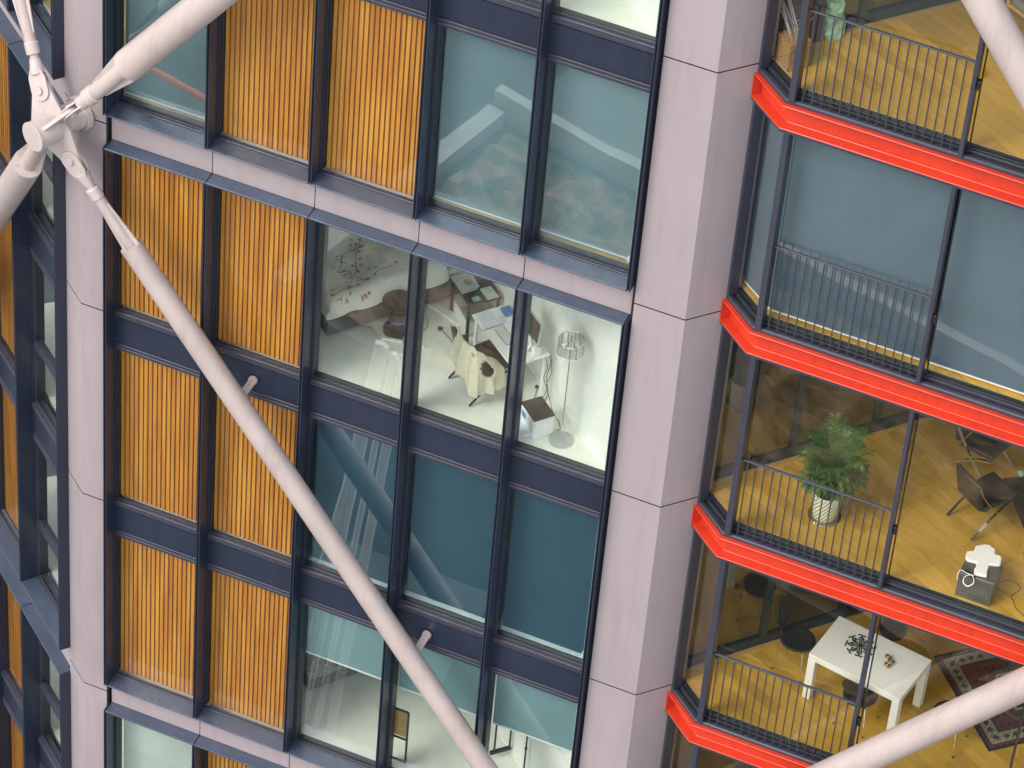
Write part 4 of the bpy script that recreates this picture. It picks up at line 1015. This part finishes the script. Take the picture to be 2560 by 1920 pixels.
bx = thing('perforated_box', 'grey perforated metal box on the floor against the window', 'box', (10.48, .47, FZ))
g = MB(); g.box(10.275, 10.680, .325, .645, FZ, .415); g.build('body', 'box', bx, bevel=.006)
g = MB()
for i in range(9):
    for j in range(6):
        x = 10.315 + i * .041; z = .10 + j * .05
        g.cyl((x, .3249, z), (x, .3235, z), .0075, 8)
g.build('holes', 'blackp', bx); 
fo = MB(); OL = [(10.316, .743), (10.359, .779), (10.397, .812), (10.455, .823), (10.488, .799), (10.524, .799), (10.549, .716), (10.612, .721), (10.635, .688), (10.654, .593), (10.642, .574), (10.544, .537), (10.55, .455), (10.575, .351), (10.437, .325), (10.412, .411), (10.427, .437), (10.407, .499), (10.303, .487), (10.273, .521), (10.255, .621), (10.325, .661)]
fo.prism([(x, y + .02) for x, y in OL], .416, .455); tag(fo.build('foam_packing', 'foam', None, org=(10.45, .55, .416), bevel=.010), 'bright white cross shaped foam packing piece on the perforated box', 'packing')
slab('black_adapter', 'blackp', [(10.315, .33), (10.445, .285), (10.465, .325), (10.335, .375)], .4165, .035, 'black adapter box on the front corner of the perforated box', 'adapter')
cable([(10.45, .32, .45), (10.41, .30, .46), (10.36, .27, .44), (10.36, .22, .40), (10.42, .20, .38), (10.47, .24, .42), (10.43, .30, .455), (10.36, .31, .455), (10.29, .33, .45), (10.27, .30, .40), (10.28, .28, .34)], 'thin white cable coiled over the front of the perforated box', .004, 'white')
cable([(10.652, .66, .08), (10.72, .80, .058), (10.85, .80, .058), (10.90, .74, .058), (10.85, .60, .058), (10.90, .52, .058), (10.95, .44, .058), (11.08, .36, .058)], 'dark cable wandering over the oak floor right of the perforated box', .004)

# ------------------------------------------------------------------ dining winter garden, storey -1
FZ1 = -3.047; TT_ = -2.31
dt = thing('dining_table', 'white square legged dining table with iron trivet', 'dining table', (9.29, 1.24, FZ1))
c4 = [Vector(p) for p in ((8.742, 1.699), (8.631, .971), (9.82, .773), (9.950, 1.520))]
g = MB(); g.prism([tuple(p) for p in c4], TT_ - .09, TT_); g.build('tabletop', 'white', dt, bevel=.003)
ctr = sum(c4, Vector((0, 0))) / 4
for i in range(4):
    p = c4[i]; e_a = (c4[(i + 1) % 4] - p).normalized() * .095; e_b = (c4[i - 1] - p).normalized() * .095
    g = MB(); g.prism([tuple(p), tuple(p + e_a), tuple(p + e_a + e_b), tuple(p + e_b)], FZ1, TT_ - .0905); g.build('leg', 'white', dt, bevel=.003)
tv = MB(); tcx, tcy, tz = 9.127, 1.352, TT_ + .006
def spiral(cx, cy, a0, r0, turn, sgn):
    pts = []
    for k in range(16):
        t = k / 15; r_ = r0 * (1 - .80 * t); a = a0 + sgn * turn * t; pts.append((cx + r_ * math.cos(a), cy + r_ * math.sin(a), tz))
    return pts
for k in range(16):
    a = 2 * PI * k / 16; rr = .163 if k % 2 else .152; sg = 1 if k % 2 else -1
    cx, cy = tcx + rr * math.cos(a), tcy + rr * math.sin(a)
    tv.tube(spiral(cx, cy, a + PI, .036, 4.4, sg), .0075, 6)
    tv.tube([(cx - .030 * math.cos(a), cy - .030 * math.sin(a), tz), (tcx + .09 * math.cos(a + .10 * sg), tcy + .09 * math.sin(a + .10 * sg), tz)], .0070, 6)
for k in range(8):
    a = 2 * PI * k / 8 + .2; cx, cy = tcx + .095 * math.cos(a), tcy + .095 * math.sin(a)
    tv.tube(spiral(cx, cy, a + PI, .030, 4.4, -1 if k % 2 else 1), .0065, 6)
for k in range(4):
    a = PI * k / 4 + .35
    for off in (-.010, .010):
        ox, oy = -math.sin(a) * off, math.cos(a) * off
        tv.tube([(tcx - .10 * math.cos(a) + ox, tcy - .10 * math.sin(a) + oy, tz), (tcx + .10 * math.cos(a) + ox, tcy + .10 * math.sin(a) + oy, tz)], .0055, 6)
tag(tv.build('trivet', 'iron', None, org=(tcx, tcy, TT_)), 'ornate black iron trivet with curled scrolls on the white table', 'trivet')
for (x, y, lab) in ((9.485, 1.305, 'brass ball ornament nearest the far edge of the white table'), (9.535, 1.250, 'brass ball ornament on the right of the three'), (9.515, 1.180, 'brass ball ornament nearest the window on the white table')):
    b_ = MB(); r_ = .034
    for q in range(3):
        ax1 = Vector((math.cos(q * 2.1), math.sin(q * 2.1), .3 * q)).normalized(); ax2 = ax1.cross(Vector((.3, .2, 1))).normalized()
        b_.tube([Vector((x, y, TT_ + r_ + .004)) + ax1 * r_ * math.cos(2 * PI * k / 20) + ax2 * r_ * math.sin(2 * PI * k / 20) for k in range(21)], .006, 6)
    b_.sphere((x, y, TT_ + r_ + .004), .022, 12)
    tag(b_.build('brass_ball', 'brass', None, org=(x, y, TT_), smooth=True), lab, 'ornament', 'brass balls on the dining table')

def shell_chair(lab):
    ch = thing('shell_chair', lab, 'chair', (0, 0, 0), 'black chairs round the dining table')
    g = MB(); vs = []; n = 28; m_ = 6
    for i in range(m_ + 1):
        for k in range(n):
            a = 2 * PI * k / n; r_ = i / m_; vs.append((r_ * .215 * math.cos(a), r_ * .205 * math.sin(a), .44 - .025 * (1 - r_ * r_) + .012 * r_ ** 4))
    g.add(vs, [(i * n + k, i * n + (k + 1) % n, (i + 1) * n + (k + 1) % n, (i + 1) * n + k) for i in range(m_) for k in range(n)])
    o = g.build('seat', 'leather_b', ch, smooth=True, recalc=False); md = o.modifiers.new('t', 'SOLIDIFY'); md.thickness = .022
    g = MB(); vs = []
    for i in range(m_ + 1):
        for k in range(n):
            a = 2 * PI * k / n; r_ = i / m_; yy = r_ * .165 * math.cos(a); zz = r_ * .165 * math.sin(a)
            vs.append((-.245 + .55 * yy * yy - .30 * zz, yy, .745 + zz))
    g.add(vs, [(i * n + k, i * n + (k + 1) % n, (i + 1) * n + (k + 1) % n, (i + 1) * n + k) for i in range(m_) for k in range(n)])
    o = g.build('backrest', 'leather_b', ch, smooth=True, recalc=False); md = o.modifiers.new('t', 'SOLIDIFY'); md.thickness = .016
    g = MB(); pr_ = [(-.13, .425), (-.19, .46), (-.205, .52), (-.20, .60)]
    for i in range(3):
        g.hexa([(pr_[i][0], -.035, pr_[i][1]), (pr_[i + 1][0], -.035, pr_[i + 1][1]), (pr_[i + 1][0], .035, pr_[i + 1][1]), (pr_[i][0], .035, pr_[i][1]),
                (pr_[i][0] - .012, -.035, pr_[i][1] - .006), (pr_[i + 1][0] - .012, -.035, pr_[i + 1][1] - .002), (pr_[i + 1][0] - .012, .035, pr_[i + 1][1] - .002), (pr_[i][0] - .012, .035, pr_[i][1] - .006)])
    g.build('back_stem', 'leather_b', ch)
    for a in (.8, 2.35, 3.93, 5.5):
        g = MB(); g.tube([(.06 * math.cos(a), .06 * math.sin(a), .40), (.19 * math.cos(a), .19 * math.sin(a), .40), (.205 * math.cos(a), .205 * math.sin(a), .385), (.27 * math.cos(a), .27 * math.sin(a), .012)], .0065, 8)
        l_ = g.build('leg', 'chrome', ch, smooth=True)
        g = MB(); g.cyl((.27 * math.cos(a), .27 * math.sin(a), 0), (.27 * math.cos(a), .27 * math.sin(a), .014), .012, 10); g.build('foot', 'blackp', l_)
    return ch
sc = shell_chair('black round seated chair at the left end of the white dining table')
sc.location = (8.375, 1.385, FZ1); sc.rotation_euler = (0, 0, -.15)
copy_thing(sc, (9.40, 1.56, FZ1), -PI / 2 + .1, 'black round backed chair on the far long side of the white dining table')
copy_thing(sc, (9.33, .90, FZ1), PI / 2 - .15, 'black chair tucked under the near long side of the white dining table')
copy_thing(sc, (10.37, 1.08, FZ1), PI - .1, 'black chair at the right end of the table mostly hidden by the thick brace')

# rug drawn cell by cell
rg = MB(); RO = Vector((10.887, 1.144)); RX = Vector((-.687, .726)); RY = Vector((.726, .687)); RW, RL = 1.56, 2.30; cw, cl = 96, 140
def rugcol(i, j):
    x = (i + .5) / cw * RW; y = (j + .5) / cl * RL
    d = min(x, RW - x, y, RL - y); e = min(y, RL - y) < min(x, RW - x); s_ = x if e else y
    if d < .025: return 0
    if d < .085: return 3 if ((int(s_ / .028) + int(d / .02)) % 3 == 0) else 1
    if d < .10: return 2
    if d < .215:
        ph_ = (s_ % .12) / .12; dd = (d - .1) / .115
        if abs(ph_ - .5) + abs(dd - .5) < .34: return 0 if abs(ph_ - .5) + abs(dd - .5) > .18 else 1
        return 2 if (i * 7 + j * 3) % 5 else 4
    if d < .232: return 2
    if d < .27: return 0 if (int(s_ / .02) % 2) else 1
    # field with two hexagonal medallions
    for cy in (.74, 1.56):
        hx = abs(x - RW / 2) / .42; hy = abs(y - cy) / .40; q = max(hx, hx * .5 + hy * .95)
        if q < .28: return 4 if (i + j) % 2 else 2
        if q < .34: return 0
        if q < .62: return 0 if (i // 2 + j // 2) % 3 else 3
        if q < .70: return 2
        if q < .84: return 0 if (int(math.atan2(y - cy, x - RW / 2) * 14) % 2) else 1
        if q < .92: return 0
    if abs(abs(x - RW / 2)) < .02 and y < .40: return 2
    return 3 if ((i // 3) % 3 == 0 and (j // 3) % 2 == 0) else 1
def rp(a, b_, z): q = RO + RX * a + RY * b_; return (q.x, q.y, z)
vs = [rp(i * RW / cw, j * RL / cl, FZ1 + .012) for i in range(cw + 1) for j in range(cl + 1)]
for mi in range(5):
    pass
b0 = len(rg.v); rg.v += vs
for i in range(cw):
    for j in range(cl):
        rg.f.append((i * (cl + 1) + j, (i + 1) * (cl + 1) + j, (i + 1) * (cl + 1) + j + 1, i * (cl + 1) + j + 1)); rg.m.append(rugcol(i, j))
rg.hexa([rp(0, 0, FZ1 + .001), rp(RW, 0, FZ1 + .001), rp(RW, RL, FZ1 + .001), rp(0, RL, FZ1 + .001), rp(0, 0, FZ1 + .011), rp(RW, 0, FZ1 + .011), rp(RW, RL, FZ1 + .011), rp(0, RL, FZ1 + .011)], 0)
for nm, c in (('rug_navy', (.016, .016, .018)), ('rug_red', (.12, .038, .034)), ('rug_cream', (.30, .27, .18)), ('rug_brown', (.05, .02, .014)), ('rug_green', (.10, .12, .07))):
    M[nm] = mat(nm, c, .95)
tag(rg.build('rug', ['rug_navy', 'rug_red', 'rug_cream', 'rug_brown', 'rug_green'], None, org=rp(RW / 2, RL / 2, FZ1)), 'dark red patterned rug with cream and black border beside the white dining table', 'rug')

# ------------------------------------------------------------------ top winter garden, storey 2
FZ3 = 6.253
bk = thing('wicker_basket', 'golden wicker basket holding thin sticks in the angled corner', 'basket', (7.48, .60, FZ3))
bc = [(7.315, .615), (7.505, .452), (7.66, .640), (7.47, .80)]
g = MB(); 
for k in range(14):
    e_ = .004 * (k % 2); cx, cy = 7.487, .627
    g.prism([(cx + (p[0] - cx) * (1 + e_ * 6), cy + (p[1] - cy) * (1 + e_ * 6)) for p in bc], FZ3 + k * .024, FZ3 + k * .024 + .0235)
g.build('basket_body', 'wicker', bk)
g = MB(); rnd = random.Random(9)
for k in range(16):
    a = rnd.uniform(0, 6.28); b_ = Vector((7.487 + .05 * math.cos(a), .627 + .05 * math.sin(a), FZ3 + .33)); g.tube([b_, b_ + Vector((-.22 + rnd.uniform(-.05, .05), .10 + rnd.uniform(-.08, .08), .42 + rnd.uniform(-.08, .1)))], .003, 4)
g.build('sticks', 'bookgrey', bk)
# dark bag with lettering and pale green bag behind
sb = thing('paper_bag', 'dark carrier bag with the pale letters ORV behind the wicker basket', 'bag', (7.45, .98, FZ3))
def bq(a, o_, z): q = Vector((7.33, .86)) + Vector((.70, .71)) * a + Vector((.71, -.70)) * o_; return (q.x, q.y, FZ3 + z)
g = MB(); g.hexa([bq(0, -.06, 0), bq(.40, -.06, 0), bq(.40, .06, 0), bq(0, .06, 0), bq(0, -.03, .50), bq(.40, -.03, .50), bq(.40, .03, .50), bq(0, .03, .50)]); g.build('bag_body', 'soil', sb, bevel=.004)
tcv = bpy.data.curves.new('lettering', 'FONT'); tcv.body = 'ORV'; tcv.size = .085; tcv.extrude = .0006; tcv.space_character = 1.25
tob = bpy.data.objects.new('lettering_src', tcv); col.objects.link(tob)
dg = bpy.context.evaluated_depsgraph_get(); tme = bpy.data.meshes.new_from_object(tob.evaluated_get(dg)); bpy.data.objects.remove(tob)
tme.materials.clear(); tme.materials.append(M['bookgrey'])
to = bpy.data.objects.new('lettering', tme); col.objects.link(to); to.parent = sb
ux = Vector((.70, .71, 0)).normalized(); uz = (Vector(bq(0, .03, .5)) - Vector(bq(0, .06, 0))).normalized(); un = ux.cross(uz)
mm = Matrix.Identity(4); pz = Vector(bq(.06, .046, .28)) + un * .003 - Vector(sb.location)
for i in range(3): mm[i][0] = ux[i]; mm[i][1] = uz[i]; mm[i][2] = un[i]; mm[i][3] = pz[i]
to.matrix_local = mm
g = MB(); 
vs = []; rnd = random.Random(4)
for i in range(9):
    for k in range(18):
        a = 2 * PI * k / 18; r_ = .15 * (1 - .03 * i) * (1 + .16 * rnd.uniform(-1, 1)); vs.append((7.62 + r_ * math.cos(a) * 1.2, 1.30 + r_ * math.sin(a), FZ3 + i * .055))
g.add(vs, [(i * 18 + k, i * 18 + (k + 1) % 18, (i + 1) * 18 + (k + 1) % 18, (i + 1) * 18 + k) for i in range(8) for k in range(18)] + [tuple(range(8 * 18, 9 * 18))])
tag(g.build('plastic_bag', 'greenbag', None, org=(7.62, 1.30, FZ3), recalc=False), 'crumpled pale green plastic bag behind the dark carrier bag', 'bag')
wc = thing('wooden_armchair', 'beech wood armchair with grey seat cushion at the top right corner', 'armchair', (9.62, 2.22, FZ3))
T = frame2((9.62, 2.22, FZ3), -.55)
g = MB(); g.hexa([T(-.24, -.26, .40), T(.27, -.26, .42), T(.27, .26, .42), T(-.24, .26, .40), T(-.24, -.26, .48), T(.27, -.26, .50), T(.27, .26, .50), T(-.24, .26, .48)]); g.build('seat_cushion', 'cushion', wc, bevel=.02)
g = MB(); g.hexa([T(-.27, -.29, .36), T(.30, -.29, .38), T(.30, .29, .38), T(-.27, .29, .36), T(-.27, -.29, .398), T(.30, -.29, .418), T(.30, .29, .418), T(-.27, .29, .398)]); g.build('seat_frame', 'beech', wc, bevel=.006)
for sg in (-1, 1):
    for x_ in (-.25, .27):
        g = MB(); g.cyl(T(x_, sg * .285, 0), T(x_, sg * .285, .62), .018, 10); g.build('leg', 'beech', wc)
    g = MB(); g.hexa([T(-.30, sg * .285 - .025, .622), T(.32, sg * .285 - .025, .622), T(.32, sg * .285 + .025, .622), T(-.30, sg * .285 + .025, .622), T(-.30, sg * .285 - .025, .645), T(.32, sg * .285 - .025, .645), T(.32, sg * .285 + .025, .645), T(-.30, sg * .285 + .025, .645)]); g.build('armrest', 'beech', wc, bevel=.005)
g = MB(); g.hexa([T(-.27, -.24, .50), T(-.23, -.24, .50), T(-.23, .24, .50), T(-.27, .24, .50), T(-.38, -.24, .88), T(-.34, -.24, .89), T(-.34, .24, .89), T(-.38, .24, .88)]); g.build('backrest', 'beech', wc, bevel=.006)
